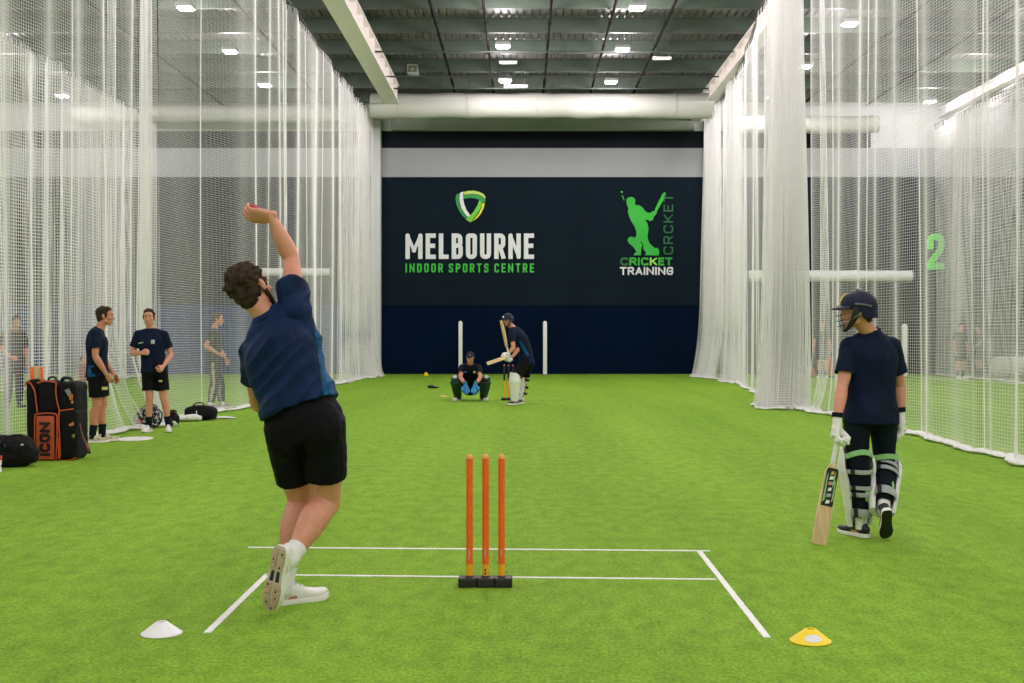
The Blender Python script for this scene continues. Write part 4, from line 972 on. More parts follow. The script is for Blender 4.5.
def helmet(t, J, s, emblem=True, wire=None, name='helmet'):
    C, F, U, S = head_frame(J); q = lambda a, b, c: C + (S * a + F * b + U * c) * s
    g = Geo(); n = 28; rows = [(0, 1.0), (.16, .985), (.33, .94), (.5, .865), (.64, .77), (.78, .63), (.89, .455), (.96, .28), (1, .05)]
    vs = []
    low = lambda a: -.045 if abs(a) > 1.75 else (.040 if abs(a) < 1.15 else -.045 + .085 * (1.75 - abs(a)) / .6)
    for h, w in [(None, None)] + rows:
        for j in range(n):
            a = -PI + 2 * PI * j / n; r = 1.0
            rx, ry = .098, (.118 if abs(a) < PI / 2 else .122)
            if h is None: vs.append(q(rx * .985 * math.sin(a), -.010 + ry * .985 * math.cos(a), low(a)))
            else: vs.append(q(rx * w * math.sin(a), -.010 + ry * w * math.cos(a), .040 + .102 * h))
    R = len(rows) + 1; fs = [(i * n + j, i * n + (j + 1) % n, (i + 1) * n + (j + 1) % n, (i + 1) * n + j) for i in range(R - 1) for j in range(n)] + [tuple((R - 1) * n + j for j in range(n)), tuple(reversed(range(n)))]
    g.add(vs, fs); hm = build(g, name, M_helmet, t, sharp=60)
    g = Geo(); vs = []; m = 16; ks = 5                                  # the peak
    for side in (0, 1):
        for i in range(ks + 1):
            for j in range(m + 1):
                a = -1.12 + 2.24 * j / m; e = i / ks; ext = .060 * e * (math.cos(a) ** .6)
                vs.append(q(.096 * math.sin(a) * (1 + .05 * e), -.010 + .116 * math.cos(a) + ext, .046 - .018 * e - .010 * abs(math.sin(a)) + (.006 if side else 0)))
    o = (ks + 1) * (m + 1); ix = lambda i, j: i * (m + 1) + j; fs = []
    for i in range(ks):
        for j in range(m): fs += [(ix(i, j), ix(i, j + 1), ix(i + 1, j + 1), ix(i + 1, j)), (o + ix(i + 1, j), o + ix(i + 1, j + 1), o + ix(i, j + 1), o + ix(i, j))]
    for j in range(m): fs += [(ix(ks, j), ix(ks, j + 1), o + ix(ks, j + 1), o + ix(ks, j)), (ix(0, j + 1), ix(0, j), o + ix(0, j), o + ix(0, j + 1))]
    for i in range(ks): fs += [(ix(i, 0), ix(i + 1, 0), o + ix(i + 1, 0), o + ix(i, 0)), (ix(i + 1, m), ix(i, m), o + ix(i, m), o + ix(i + 1, m))]
    g.add(vs, fs); build(g, 'peak', M_helmet, hm, sharp=50)
    g = Geo()
    for k, (z, out, am) in enumerate(((-.020, .158, 1.25), (-.056, .156, 1.3), (-.088, .146, 1.25), (-.112, .128, 1.1))):
        g = Geo(); pts = [q(.100 * math.sin(a) * 1.04, -.012 + out * math.cos(a) * (1 if abs(a) < 1.2 else .98), z + .018 * (abs(a) / am) ** 2) for a in np.linspace(-am, am, 17)]
        g.sweep(pts, [.0019 * s] * 17, tuple(U), n=6, sub=1, ends=(0, 0)); build(g, 'grille_wire', wire or M_wire, hm)
    for a in (-.6, .6):
        g = Geo(); g.sweep([q(.104 * math.sin(a), -.012 + o_ * math.cos(a), z + .018 * (abs(a) / 1.25) ** 2) for z, o_ in ((.030, .135), (.006, .150), (-.028, .157), (-.060, .152), (-.090, .142), (-.112, .125))], [.0019 * s] * 6, tuple(S), n=6, sub=2, ends=(0, 0)); build(g, 'grille_wire', wire or M_wire, hm)
    for k in (-1, 1):
        g = Geo(); g.tube([q(k * .100, .030, .050), q(k * .103, -.02, .044), q(k * .100, -.075, .030)], .0075 * s, n=8, sub=3); build(g, 'side_rail', mat('helmet rail', (74, 92, 92), .5), hm)
        g = Geo(); g.sweep([q(k * .094, .030, .030), q(k * .092, .028, -.010), q(k * .080, .046, -.055), q(k * .052, .074, -.100), q(0, .088, -.118)], [(.016 * s, .006 * s), (.022 * s, .007 * s), (.020 * s, .007 * s), (.015 * s, .009 * s), (.014 * s, .010 * s)], tuple(F), n=10, sub=3); build(g, 'chin_strap', M_soled, hm)
        g = Geo(); g.sweep([q(k * .095, -.01, -.005), q(k * .091, .045, -.040), q(k * .075, .085, -.055)], [.0028 * s] * 3, tuple(U), n=6, sub=4); build(g, 'jaw_wire', M_wirel, hm)
    g = Geo(); g.ell(q(0, -.01, .143), .008 * s, nu=10, nv=6); build(g, 'button', M_helmet, hm)
    if emblem:
        g = Geo(); pts = [(-.017, .072), (.0, .070), (.017, .072), (.011, .098), (.018, .122), (.002, .117), (-.015, .124), (-.010, .098)]
        f = lambda x, z: q(x, -.010 + .1195 * math.sqrt(max(.05, 1 - ((z - .040) / .106) ** 2)), z)
        g.prism([f(*p) for p in pts], (F * .005 + U * .003) * s); build(g, 'gold_emblem', M_gold, hm, flat=True)
    return hm

# ---------------------------------------------------------------- the padded batter on the right
J = dict(hipL=P(857, 411, 8.44), hipR=P(884, 411, 8.44), knL=P(858, 466, 8.40), knR=P(884, 466, 8.50), anL=P(861, 524.5, 8.44), anR=P(884, 509, 8.28),
         shL=P(850, 347, 8.42), shR=P(891, 347, 8.50), neck=P(870, 334, 8.45), head=P(857.5, 312, 8.40), hu=(.04, 0, 1), hf=(-1, .10, -.06),
         elL=P(842, 388, 8.34), wrL=P(837, 422, 8.22), elR=P(900, 387, 8.56), wrR=P(900, 416, 8.52),
         handL=((-.10, -.10, -1), (.75, -.15, -.1), (.95, 1.1, .7), (.7, .6)), handR=((.05, .05, -1), (-1, .1, 0), (.6, .7, .5), (.4, .3)),
         toeL=((-.48, .88, 0), (0, 0, 1)), toeR=((.15, .60, -.78), (0, .78, .62)), base=V((P(872, 535, 8.44).x, 8.44, 0)))
batter = person('person', 'batter in navy helmet and leg pads at the right, seen from behind', J, .985, skin=M_skin, hair=M_hair2, shirt=M_navy, lower=M_navytr, trousers=True, sleeve=.66, hands=False, shirt_lo=-.20,
                sock=M_sockw, sock_to=.22, shoe=M_shoed, sole=(M_sole, M_soled), voxel=.006, seed=7, hairstyle='short', lower_to=.86)
helmet(batter, J, 1.07)
batting_glove(batter, J['wrL'], V(J['handL'][0]), V(J['handL'][1]), 1.0, 1, (.85, .95, .6), rolls=True)
batting_glove(batter, J['wrR'], V(J['handR'][0]), V(J['handR'][1]), 1.0, -1, (.55, .6, .4), rolls=True)
for k, f in (('L', (-.12, 1, 0)), ('R', (.05, 1, .3))):
    st = [(.10, .030, M_strap), (.235, .016, M_strap), (.285, .014, M_strap), (.40, .016, M_strap)] if k == 'L' else [(.11, .032, M_strap), (.285, .016, M_strap), (.335, .014, M_strap), (.41, .014, M_strap)]
    leg_pad(batter, J['kn' + k], J['an' + k], f, .98, top=.15, straps=st)
    A = nrm(J['kn' + k] - J['an' + k]); A1 = A; Fd = nrm(f); Sd = nrm(Fd.cross(A)); A2 = nrm(J['hip' + k] - J['kn' + k]); c = J['kn' + k] + A2 * .075; A = A2; Fd = nrm(Fd - A * Fd.dot(A)); Sd = nrm(Fd.cross(A))
    g = Geo(); pts = [c + A * (.030 * abs(math.cos(a)) ** 2 - .01) + Fd * math.cos(a) * .097 + Sd * math.sin(a) * .096 for a in np.linspace(1.3, 2 * PI - 1.3, 15)]
    g.sweep(pts, [(.019, .005)] * 15, A, n=8, sub=2, ends=(0, 0), exp=4); build(g, 'thigh_strap', M_green, batter)
    g = Geo(); g.sweep([J['an' + k] + A1 * .17 - Fd * .076 + Sd * .02, J['an' + k] + A1 * .22 - Fd * .088 + Sd * .028, J['an' + k] + A1 * .27 - Fd * .090 + Sd * .022], [(.010, .004), (.022, .004), (.012, .004)], Sd, n=8, sub=3); build(g, 'green_patch', M_green, batter)
cricket_bat(P(819.5, 545, 8.10) + V((0, 0, .002)), P(840, 430, 8.20), (.28, -.95, .12), 'cricket bat with a black and green sticker, held by the padded batter at the right', s=.98)
M_black0 = M_black
SOLEW = (M_sole, M_soled)
# ---------------------------------------------------------------- two men standing by the left net
J = stand(P(97.5, 441, 15.9).x, 15.9, (.96, .26), 1.0,
          hf=(.05, .98, -.05), head=(.0, .095, 1.665), neck=(0, .02, 1.49), shL=(-.17, -.01, 1.43), elR=(.225, -.01, 1.14), wrR=(.215, .13, .90), elL=(-.22, .03, 1.14), wrL=(-.19, .20, .88),
          handR=((-.1, .55, -.85), (-.9, .1, .1), (.5, .6, .4)), handL=((.25, .5, -.85), (.6, -.3, -.2), (.6, .7, .5)), anL=(-.10, .05, .088), anR=(.09, -.06, .088), knL=(-.095, .06, .50), knR=(.09, .0, .50), toeL=(-.1, 1, 0), toeR=(.1, 1, 0))
def teal_hem(c, n):
    return 1 if c.z < 1.05 - .10 * (c.x - J['neck'].x) and c.z < 1.02 and n.y < .3 and abs(c.x - J['neck'].x + .035) < .055 else 0
m1 = person('person', 'man in profile in navy shirt standing beside the tall kit bag', J, 1.0, skin=M_skin2, hair=M_hair, shirt=M_navy, lower=M_blackcloth, sleeve=.66, sock=M_sockd, sock_to=.36,
           shoe=mat('cream running shoe', (222, 214, 188), .5, .3, 20, rgb2=(160, 150, 110)), sole=M_sole, voxel=.008, seed=12, shirt_face=teal_hem, shirt_mats=[M_navy, M_teal], lower_to=.96, shirt_lo=-.10)
def badge(t, c, X, Z, w, h, m, name='shirt_badge'):
    g = Geo(); X, Z = nrm(X), nrm(Z); Y = Z.cross(X); g.box(c, (w, .006, h), X=tuple(X), Y=tuple(Y), Z=tuple(Z), bevel=.002); build(g, name, m, t)
f1 = nrm((.96, .26, 0)); r1 = V((f1.y, -f1.x, 0))
badge(m1, J['hipR'] + r1 * .105 + f1 * .105 + V((0, 0, -.20)), f1 * .75 - r1 * .6, (0, 0, 1), .085, .040, mat('pale yellow print', (210, 205, 120), .6), 'shorts_print')
badge(m1, J['shR'] + r1 * .085 + V((0, 0, -.16)), f1, (0, 0, 1), .03, .03, mat('sleeve print', (190, 120, 100), .6), 'sleeve_print')

J = stand(P(157, 431, 17.6).x, 17.6, (.16, -1), 1.0,
          head=(.11, .03, 1.67), neck=(.095, -.01, 1.49), shL=(-.095, 0, 1.42), shR=(.265, 0, 1.42), hipL=(-.05, 0, .92), hipR=(.125, 0, .92), hf=(0, 1, -.02), hu=(.02, 0, 1),
          elR=(.35, -.02, 1.15), wrR=(.19, .21, 1.16), handR=((-.93, .3, .1), (.1, -.9, -.1), (1.1, 1.3, .8), (.5, .6)),
          elL=(-.19, -.05, 1.13), wrL=(-.11, .16, .96), handL=((.35, .75, -.5), (.8, -.3, -.2), (1.0, 1.2, .8), (.5, .6)),
          knR=(.10, .04, .50), anR=(.115, .0, .088), knL=(-.09, .0, .50), anL=(-.155, -.05, .088), toeR=(.25, 1, 0), toeL=(-.12, 1, 0))
m2 = person('person', 'man in navy shirt facing the camera with one fist raised', J, 1.0, skin=M_skin, hair=M_hair2, shirt=M_navy, lower=M_blackcloth, sleeve=.66, sock=M_sockd, sock_to=.34,
           shoe=M_shoew, sole=M_sole, voxel=.008, seed=15, lower_to=.94, shirt_lo=-.06)
c = J['neck']
badge(m2, c + V((.085, -.158, -.17)), (1, 0, 0), (0, 0, 1), .055, .06, mat('pale crest', (190, 186, 190), .6, .3, 60), 'shirt_crest')
badge(m2, c + V((-.095, -.152, -.185)), (1, 0, .25), (0, 0, 1), .07, .018, M_strap, 'shirt_mark')
badge(m2, J['hipL'] + V((.045, -.145, -.17)), (1, 0, 0), (0, 0, 1), .05, .025, mat('pale yellow print', (210, 205, 120), .6), 'shorts_print')
badge(m2, J['hipR'] + V((-.06, -.145, -.17)), (1, 0, 0), (0, 0, 1), .025, .045, mat('pale yellow print', (210, 205, 120), .6), 'shorts_print')

# ---------------------------------------------------------------- man in grey behind the net
M_stripe_tr = mat('dark tracksuit', (44, 46, 50), .75, .15, 10, spec=.15)
J = stand(P(213, 409, 23).x - .02, 23.2, (.97, .12), 1.03, hf=(-.05, 1, -.08), head=(0, .05, 1.67),
          elR=(.25, -.13, 1.17), wrR=(.17, .10, 1.02), handR=((-.4, .85, -.25), (-.8, -.2, .1), (.4, .5, .3)), elL=(-.23, .04, 1.15), wrL=(-.20, .18, .93), handL=((.1, .3, -1), (.9, 0, 0), (.5, .6, .4)),
          anL=(-.1, .12, .088), knL=(-.1, .08, .50), anR=(.1, -.06, .088))
def side_stripe(c, n):
    return 1 if (n.y < -.955 and c.z < .90) else 0
person('person', 'man in charcoal shirt and striped tracksuit trousers behind the left net', J, 1.03, skin=M_skin2, hair=M_hair, shirt=M_greycloth, lower=M_stripe_tr, trousers=True, lower_to=.93, sleeve=.64,
       sock=M_sockw, sock_to=.12, shoe=mat('grey trainer', (150, 146, 150), .5), sole=M_sole, voxel=.011, seed=18, shirt_lo=-.12, lower_mats=[M_stripe_tr, mat('tan stripe', (176, 166, 140), .7)], lower_face=side_stripe)

# ---------------------------------------------------------------- figures further off behind the left net
J = stand(P(14, 408, 23.5).x, 23.5, (.6, -.8), 1.0, elR=(.26, .10, 1.16), wrR=(.12, .26, .98), handR=((-.6, .6, -.2), (-.3, -.8, 0), (.9, 1, .6)), head=(-.02, .10, 1.66), hf=(.1, 1, -.2))
person('person', 'person in black standing behind the left net, above the black holdall', J, 1.0, skin=M_skin, hair=M_hair, shirt=mat('black red top', (38, 26, 30), .7, .3, 6), lower=M_navytr, trousers=True, sleeve=.9, sock=M_sockd, shoe=M_soled, sole=M_soled, voxel=.013, seed=21)
J = stand(P(82, 399, 26.6).x, 26.6, (.9, -.4), .52)
person('person', 'small child in a dull red top behind the left net, past the man in profile', J, .54, skin=M_skin, hair=M_hair, shirt=mat('dull red top', (150, 88, 84), .7, .2, 10), lower=M_navytr, trousers=True, sleeve=.7, sock=M_sockd, shoe=M_soled, sole=M_soled, voxel=.009, seed=22, noface=True)

# ---------------------------------------------------------------- three people at the far end of the lane on the right
J = stand(P(822, 378, 39.2).x, 39.2, (-.1, -1), 1.04, hf=(0, 1, -.1), wrR=(.27, .06, .92), wrL=(-.27, .06, .92))
person('person', 'player in black at the far end beside orange stumps, behind the right net', J, 1.06, skin=M_skin, hair=M_hair, shirt=mat('black shirt', (24, 28, 36), .75, spec=.15), lower=M_blackcloth, sleeve=.66, sock=M_sockd, sock_to=.4, shoe=M_shoew, sole=M_sole, voxel=.015, seed=31, noface=True)
J = stand(P(960.5, 378.5, 38.6).x, 38.6, (.35, -1), 1.0, hf=(.3, 1, -.1), head=(0, .03, 1.67))
person('person', 'man in grey shirt and black shorts at the far right behind the net', J, 1.02, skin=M_skin, hair=M_hair2, shirt=mat('mid grey shirt', (78, 80, 82), .75, spec=.15), lower=M_blackcloth, sleeve=.66, sock=M_sockd, sock_to=.45, shoe=M_shoew, sole=M_sole, voxel=.015, seed=32, noface=True)
J = stand(P(979, 375, 41.4).x, 41.4, (-.95, -.3), .97, elL=(-.2, .14, 1.14), wrL=(-.1, .32, 1.0), handL=((.5, .7, 0), (0, 0, 1)))
person('person', 'man in black in profile facing left at the far right, behind the man in grey', J, .98, skin=M_skin2, hair=M_hair, shirt=mat('black shirt', (24, 28, 36), .75, spec=.15), lower=M_blackcloth, sleeve=.6, sock=M_sockd, sock_to=.45, shoe=M_shoed, sole=M_soled, voxel=.015, seed=33, noface=True)

# ---------------------------------------------------------------- wicketkeeper squatting at the far wicket
Y = 27.0
J = dict(hipL=P(475, 388, 26.339), hipR=P(466, 388, 26.339), knL=P(485.5, 380.5, 25.809), knR=P(456, 380.5, 25.809), anL=P(483, 396.6, 26.098), anR=P(458.5, 396.6, 26.098),
         shL=P(478.5, 367.5, 26.002), shR=P(462.0, 367.5, 26.002), neck=P(470.2, 364.5, 25.973), head=P(470.2, 358.0, 25.857), hf=(-.03, -1, -.12), hu=(0, -.08, 1),
         elL=P(480.5, 377.5, 25.712), wrL=P(475.5, 384.5, 25.490), elR=P(460.5, 377.5, 25.712), wrR=P(465.5, 384.5, 25.490),
         handL=((-.2, -.35, -.9), (.1, -.9, .35), (.25, .3, .2)), handR=((.2, -.35, -.9), (-.1, -.9, .35), (.25, .3, .2)), toeL=((.55, -1, 0), (0, 0, 1)), toeR=((-.55, -1, 0), (0, 0, 1)), base=V((P(470, 398, 26.050).x, 26.1, 0)))
J['shirt_keys'] = [(-.12, .180, .145), (.1, .182, .140), (.3, .172, .128), (.62, .174, .128), (.80, .180, .130), (.95, .172, .112)]
kp = person('person', 'wicketkeeper squatting in a navy cap with blue gloves and green pads', J, 1.0, skin=M_skin, hair=M_hair, shirt=mat('black navy shirt', (9, 15, 28), .75, .3, 8, spec=.15), lower=M_navytr, trousers=True, lower_to=.9, sleeve=.62, hands=False, sock=M_sockw, sock_to=.15, shoe=M_shoew, sole=M_sole, voxel=.011, seed=41)
M_kg = mat('blue keeping glove', (14, 150, 196), .5, .3, 14, rgb2=(8, 84, 150))
for k, q in (('L', -1), ('R', 1)): batting_glove(kp, J['wr' + k], J['hand' + k][0], J['hand' + k][1], 1.0, -q, (.25, .3, .2), (.4, .2), voxel=.011, m=M_kg, trim=mat('teal cuff', (20, 120, 110), .6), name='keeping_glove', fat=1.9, grow=1.42)
M_kpad = mat('dark green keeper pad', (12, 66, 50), .6, .3, 8, rgb2=(10, 40, 40))
for k, q in (('L', 1), ('R', -1)):
    leg_pad(kp, J['kn' + k], J['an' + k], (q * .25, -1, .1), 1.0, top=.05, name='keeper_pad', m=M_kpad, canes=False, width=.088, thick=.03, wrap=95)
    g = Geo(); g.ell(J['kn' + k] + V((q * .012, -.040, .030)), (.092, .080, .085), nu=14, nv=10); build(g, 'knee_cap', M_kpad, kp); g = Geo(); g.ell(J['kn' + k] + V((q * .020, -.085, .075)), (.052, .040, .040), nu=14, nv=10); build(g, 'knee_patch', mat('pale knee cap', (206, 210, 212), .6, .15), kp)
C, F, U, S = head_frame(J); g = Geo(); g.ell(C + U * .045 - F * .012, (.090, .110, .090), S, F, U, nu=20, nv=10, zmin=-.05); cp = build(g, 'cap', M_helmet, kp)
g = Geo(); g.sweep([C + F * .085 + U * .048, C + F * .135 + U * .040, C + F * .168 + U * .028], [(.080, .007), (.074, .006), (.035, .004)], S, n=14, sub=3); build(g, 'peak', M_helmet, cp)
g = Geo(); g.box(C + F * .096 + U * .078, (.022, .006, .020), X=tuple(S), Y=tuple(F), Z=tuple(U), bevel=.002); build(g, 'cap_badge', mat('cap badge', (214, 190, 150), .5), cp)
badge(kp, J['neck'] + V((.10, -.150, -.16)), (1, 0, 0), (0, 0, 1), .05, .05, mat('crest gold', (180, 176, 120), .6, .3, 60), 'shirt_crest')
badge(kp, J['neck'] + V((-.10, -.150, -.16)), (1, 0, 0), (0, 0, 1), .06, .025, mat('blue print', (60, 120, 160), .6), 'shirt_mark')

# ---------------------------------------------------------------- batsman on strike at the far wicket
Y = 25.6
J = dict(hipL=P(525.5, 361.5, 24.498), hipR=P(527.5, 361.5, 24.661), knL=P(515.5, 380.5, 24.306), knR=P(524, 381, 24.786), anL=P(515.5, 400.3, 24.354), anR=P(522, 399.2, 24.786),
         shL=P(511.5, 331.5, 24.373), shR=P(518.5, 332.5, 24.661), neck=P(513.5, 328.3, 24.498), head=P(507.8, 320.5, 24.450), hf=(-.62, -.78, -.10), hu=(-.15, -.02, 1),
         elL=P(513.5, 348, 24.182), wrL=P(508.2, 353.5, 24.162), elR=P(520, 347, 24.498), wrR=P(510.5, 359.5, 24.316),
         handL=((-.55, -.35, -.55), (-.3, .5, -.2), (1.0, 1.1, .8)), handR=((-.75, -.4, -.1), (-.2, -.3, .8), (1.0, 1.1, .8)), toeL=((-.75, -.65, 0), (0, 0, 1)), toeR=((-.55, -.85, 0), (0, 0, 1)), base=V((P(517, 402, 24.450).x, 24.5, 0)))
J['shirt_keys'] = [(-.12, .180, .145), (.1, .180, .138), (.3, .170, .126), (.62, .174, .128), (.80, .180, .130), (.95, .172, .112)]
J['bend'] = V((.06, .03, .02))
def far_teal(c, n): 
    y = HY + (EYE - c.z) * FPX / 24.5; x = CX + c.x * FPX / 24.5
    return 1 if n.y < .3 and 341 < y < 356 and abs(x - (520 + (y - 341) * .55)) < 1.5 else 0
bt = person('person', 'batsman on strike in navy helmet, black shorts and white leg pads at the far wicket', J, 1.0, skin=M_skin, hair=M_hair, shirt=M_navy, lower=M_blackcloth, sleeve=.68, hands=False, sock=M_sockw, sock_to=.12, shoe=mat('black and white shoe', (40, 42, 46), .5, .3, 20), sole=M_sole, voxel=.010, seed=43, shirt_mats=[M_navy, M_teal], shirt_face=far_teal, lower_to=.95)
helmet(bt, J, 1.05, emblem=False)
C, F, U, S = head_frame(J); g = Geo(); g.box(C + F * .126 + U * .085, (.035, .01, .035), X=tuple(S), Y=tuple(F), Z=tuple(U), bevel=.003); build(g, 'helmet_badge', M_white, bt)
for k, q in (('L', -1), ('R', 1)): batting_glove(bt, J['wr' + k], J['hand' + k][0], J['hand' + k][1], 1.0, -q, (1.0, 1.1, .8), voxel=.010, grow=1.25)
leg_pad(bt, J['knL'], J['anL'], (-.62, -.78, .1), 1.0, top=.17, width=.080, straps=[(.12, .02, M_sockd), (.25, .02, M_sockd), (.40, .02, M_sockd)])
leg_pad(bt, J['knR'], J['anR'], (-1, .15, .1), 1.0, top=.15, straps=[(.12, .02, M_sockd), (.25, .02, M_sockd), (.40, .02, M_sockd)])
badge(bt, J['hipL'] + V((-.06, -.14, -.10)), (.9, -.3, 0), (0, 0, 1), .05, .03, M_white, 'shorts_print')
cricket_bat(P(500.5, 320.5, 24.114), P(509.5, 362, 24.114), (-.93, -.36, 0), 'cricket bat held upright in front of the helmet of the far batsman', sticker=False, s=1.0)
cricket_bat(P(487, 363.5, 24.019), P(511, 355.5, 24.086), (-.1, -.8, .5), 'cricket bat held level, pointing from the gloves of the far batsman towards the keeper', sticker=False, s=.72)
# ================================================================== KIT ON THE TURF
M_orange = mat('stump orange', (252, 108, 12), 0.5, 0.10, 14)
M_yellow = mat('yellow band', (250, 182, 20), 0.5, 0.1, 20)
M_tip = mat('stump tip', (250, 170, 100), 0.5, 0.05)
def stumps(base_c, label, s=1.0, body=M_orange, low=M_yellow, black_top=False, split=.12, ang=0.0, leg=False):
    X = V((math.cos(ang), math.sin(ang), 0)); Yv = V((-math.sin(ang), math.cos(ang), 0)); c = V(base_c)
    t = thing('cricket_stumps', c, label, 'stumps')
    for k in (-1, 0, 1):
        g = Geo(); g.box(c + X * k * .098 * s + V((0, 0, .025 * s)), (.0965 * s, .105 * s, .050 * s), X=tuple(X), Y=tuple(Yv), bevel=.009 * s, seg=3)
        b = build(g, 'base_block', mat('base rubber', (34, 32, 34), .6, .2, 14), t)
        for q in (-1, 1): g = Geo(); g.lathe([(.0004, .001), (.006 * s, .001), (.006 * s, -.004), (.0004, -.004)], c + X * (k * .098 + q * .034) * s + Yv * -.03 * s + V((0, 0, .0505 * s)), n=10); build(g, 'bolt', M_grey, b)
        g = Geo(); g.lathe([(.0004, 0), (.0225 * s, 0), (.022 * s, .006 * s), (.019 * s, .009 * s), (.0004, .009 * s)], c + X * k * .087 * s + V((0, 0, .05 * s)), n=20); build(g, 'spring_collar', mat('collar brown', (110, 62, 40), .5), t)
    for k in (-1, 0, 1):
        p = c + X * k * .087 * s; r = .0182 * s
        zs = split
        g = Geo(); g.lathe([(.0004, .051 * s), (r, .051 * s), (r, zs * s), (.0004, zs * s)], p, n=20); st = build(g, 'stump', [low], t)
        g = Geo(); g.lathe([(.0004, zs * s), (r, zs * s), (r, .690 * s), (r * .97, .698 * s), (.0004, .700 * s)], p, n=20); build(g, 'stump_shaft', M_black if black_top else body, st)
        g = Geo(); g.lathe([(r * .97, .690 * s), (r * .99, .698 * s), (r * .9, .710 * s), (r * .6, .716 * s), (.0004, .7175 * s), (.0004, .69 * s)], p, n=20); build(g, 'stump_cap', M_orange if black_top else M_tip, st)
        if not black_top and k == 0:
            for dz in (.075, .095): g = Geo(); g.box(p + V((0, -r - .0004, dz)), (.010, .002, .012), bevel=.0006); build(g, 'print', mat('dark print', (110, 70, 30), .6), st)
        if not black_top:
            g = Geo(); g.prism([p + Yv * -(r + .0006) + X * a + V((0, 0, z)) for a, z in ((-.006, .165 + .02 * k), (.003, .16), (.007, .20 + .015 * k), (.001, .225), (-.005, .205))], (0, .002, 0)); build(g, 'scuff', mat('scuff', (222, 160, 140), .7), st)
    return t
stumps(P(485.5, 580, 6.79) * V((1, 1, 0)) + V((0, 0, 0)), 'three orange stumps on a black base in the middle of the near crease', s=1.04)
Yf = 26.1
stumps(V((P(508.6, 397, Yf).x, Yf, 0)), 'orange and black stumps behind the batsman at the far end', s=1.08, body=M_orange, low=M_yellow, black_top=True, split=.40, ang=.15)
stumps(V((P(830.5, 376, 40.2).x, 40.2, 0)), 'orange stumps at the far end of the right side lane beside the player in black', s=1.0, low=M_orange)
g = Geo(); p = V((P(810, 376, 40.4).x, 40.4, 0)); g.box(p + V((0, 0, .16)), (.30, .22, .30), bevel=.05); g.box(p + V((0, 0, .33)), (.20, .14, .04), bevel=.02)
single(g, 'kit_box', mat('dull orange box', (186, 92, 60), .6, .2, 6), p, 'small dull orange box at the far end, left of the player in black', 'box')

# crease lines painted on the turf
M_line = mat('white line paint', (236, 238, 228), 0.8, 0.10, 26, spec=0.1, contrast=(0.25, 0.5))
M_faint = mat('worn line paint', (176, 206, 120), 0.8, 0.25, 12, spec=0.1, rgb2=(130, 180, 70), contrast=(0.35, 0.6))
def line(a, b, w, label, group='painted crease lines', ragged=.25, m=None):
    m = m or M_line
    a, b = V(a), V(b); a.z = b.z = 0; d = nrm(b - a); n = V((-d.y, d.x, 0)); L = (b - a).length; k = max(2, int(L / .035)); rnd = random.Random(int(L * 1000))
    g = Geo(); up = []; dn = []
    for i in range(k + 1):
        p = a + d * L * i / k; up.append(p + n * w / 2 * (1 + ragged * rnd.uniform(-1, .3))); dn.append(p - n * w / 2 * (1 + ragged * rnd.uniform(-1, .3)))
    vs = []; fs = []
    for u, q in zip(up, dn): vs += [u + V((0, 0, .003)), q + V((0, 0, .003)), u + V((0, 0, -.002)), q + V((0, 0, -.002))]
    for i in range(k):
        o = 4 * i; fs += [(o, o + 1, o + 5, o + 4), (o + 2, o + 6, o + 7, o + 3), (o, o + 4, o + 6, o + 2), (o + 1, o + 3, o + 7, o + 5)]
    fs += [(0, 2, 3, 1), (4 * k, 4 * k + 1, 4 * k + 3, 4 * k + 2)]
    g.add(vs, fs); single(g, 'crease_line', m, (a + b) / 2, label, 'line', group)
G = lambda x, y: P(x, y, ground(y))
line(G(248, 547.5), G(710, 551), .036, 'long thin white line across the lane beyond the orange stumps')
line(G(266, 575), G(716, 579.5), .034, 'long thin white line running through the orange stumps')
line(G(207, 633), G(268, 574), .036, 'slanting white crease line at the left, beside the bowler’s back foot', ragged=.1)
line(G(767, 637.5), G(699, 551), .036, 'slanting white crease line at the right, ending beside the yellow cone', ragged=.1)
line(G(436, 402), G(565, 403), .05, 'faint white crease line at the feet of the far batsman', ragged=.5, m=M_faint)
line(G(505, 399), G(595, 398), .04, 'fainter white line behind the far batsman', ragged=.6, m=M_faint)
line(G(532, 376), G(690, 376.6), .05, 'thin white line along the foot of the far wall', ragged=.6, m=M_faint)
line(G(914, 377), V((G(1024, 392).x + 3, G(1024, 392).y, 0)), .16, 'broad white line on the floor of the right side lane', ragged=.1)

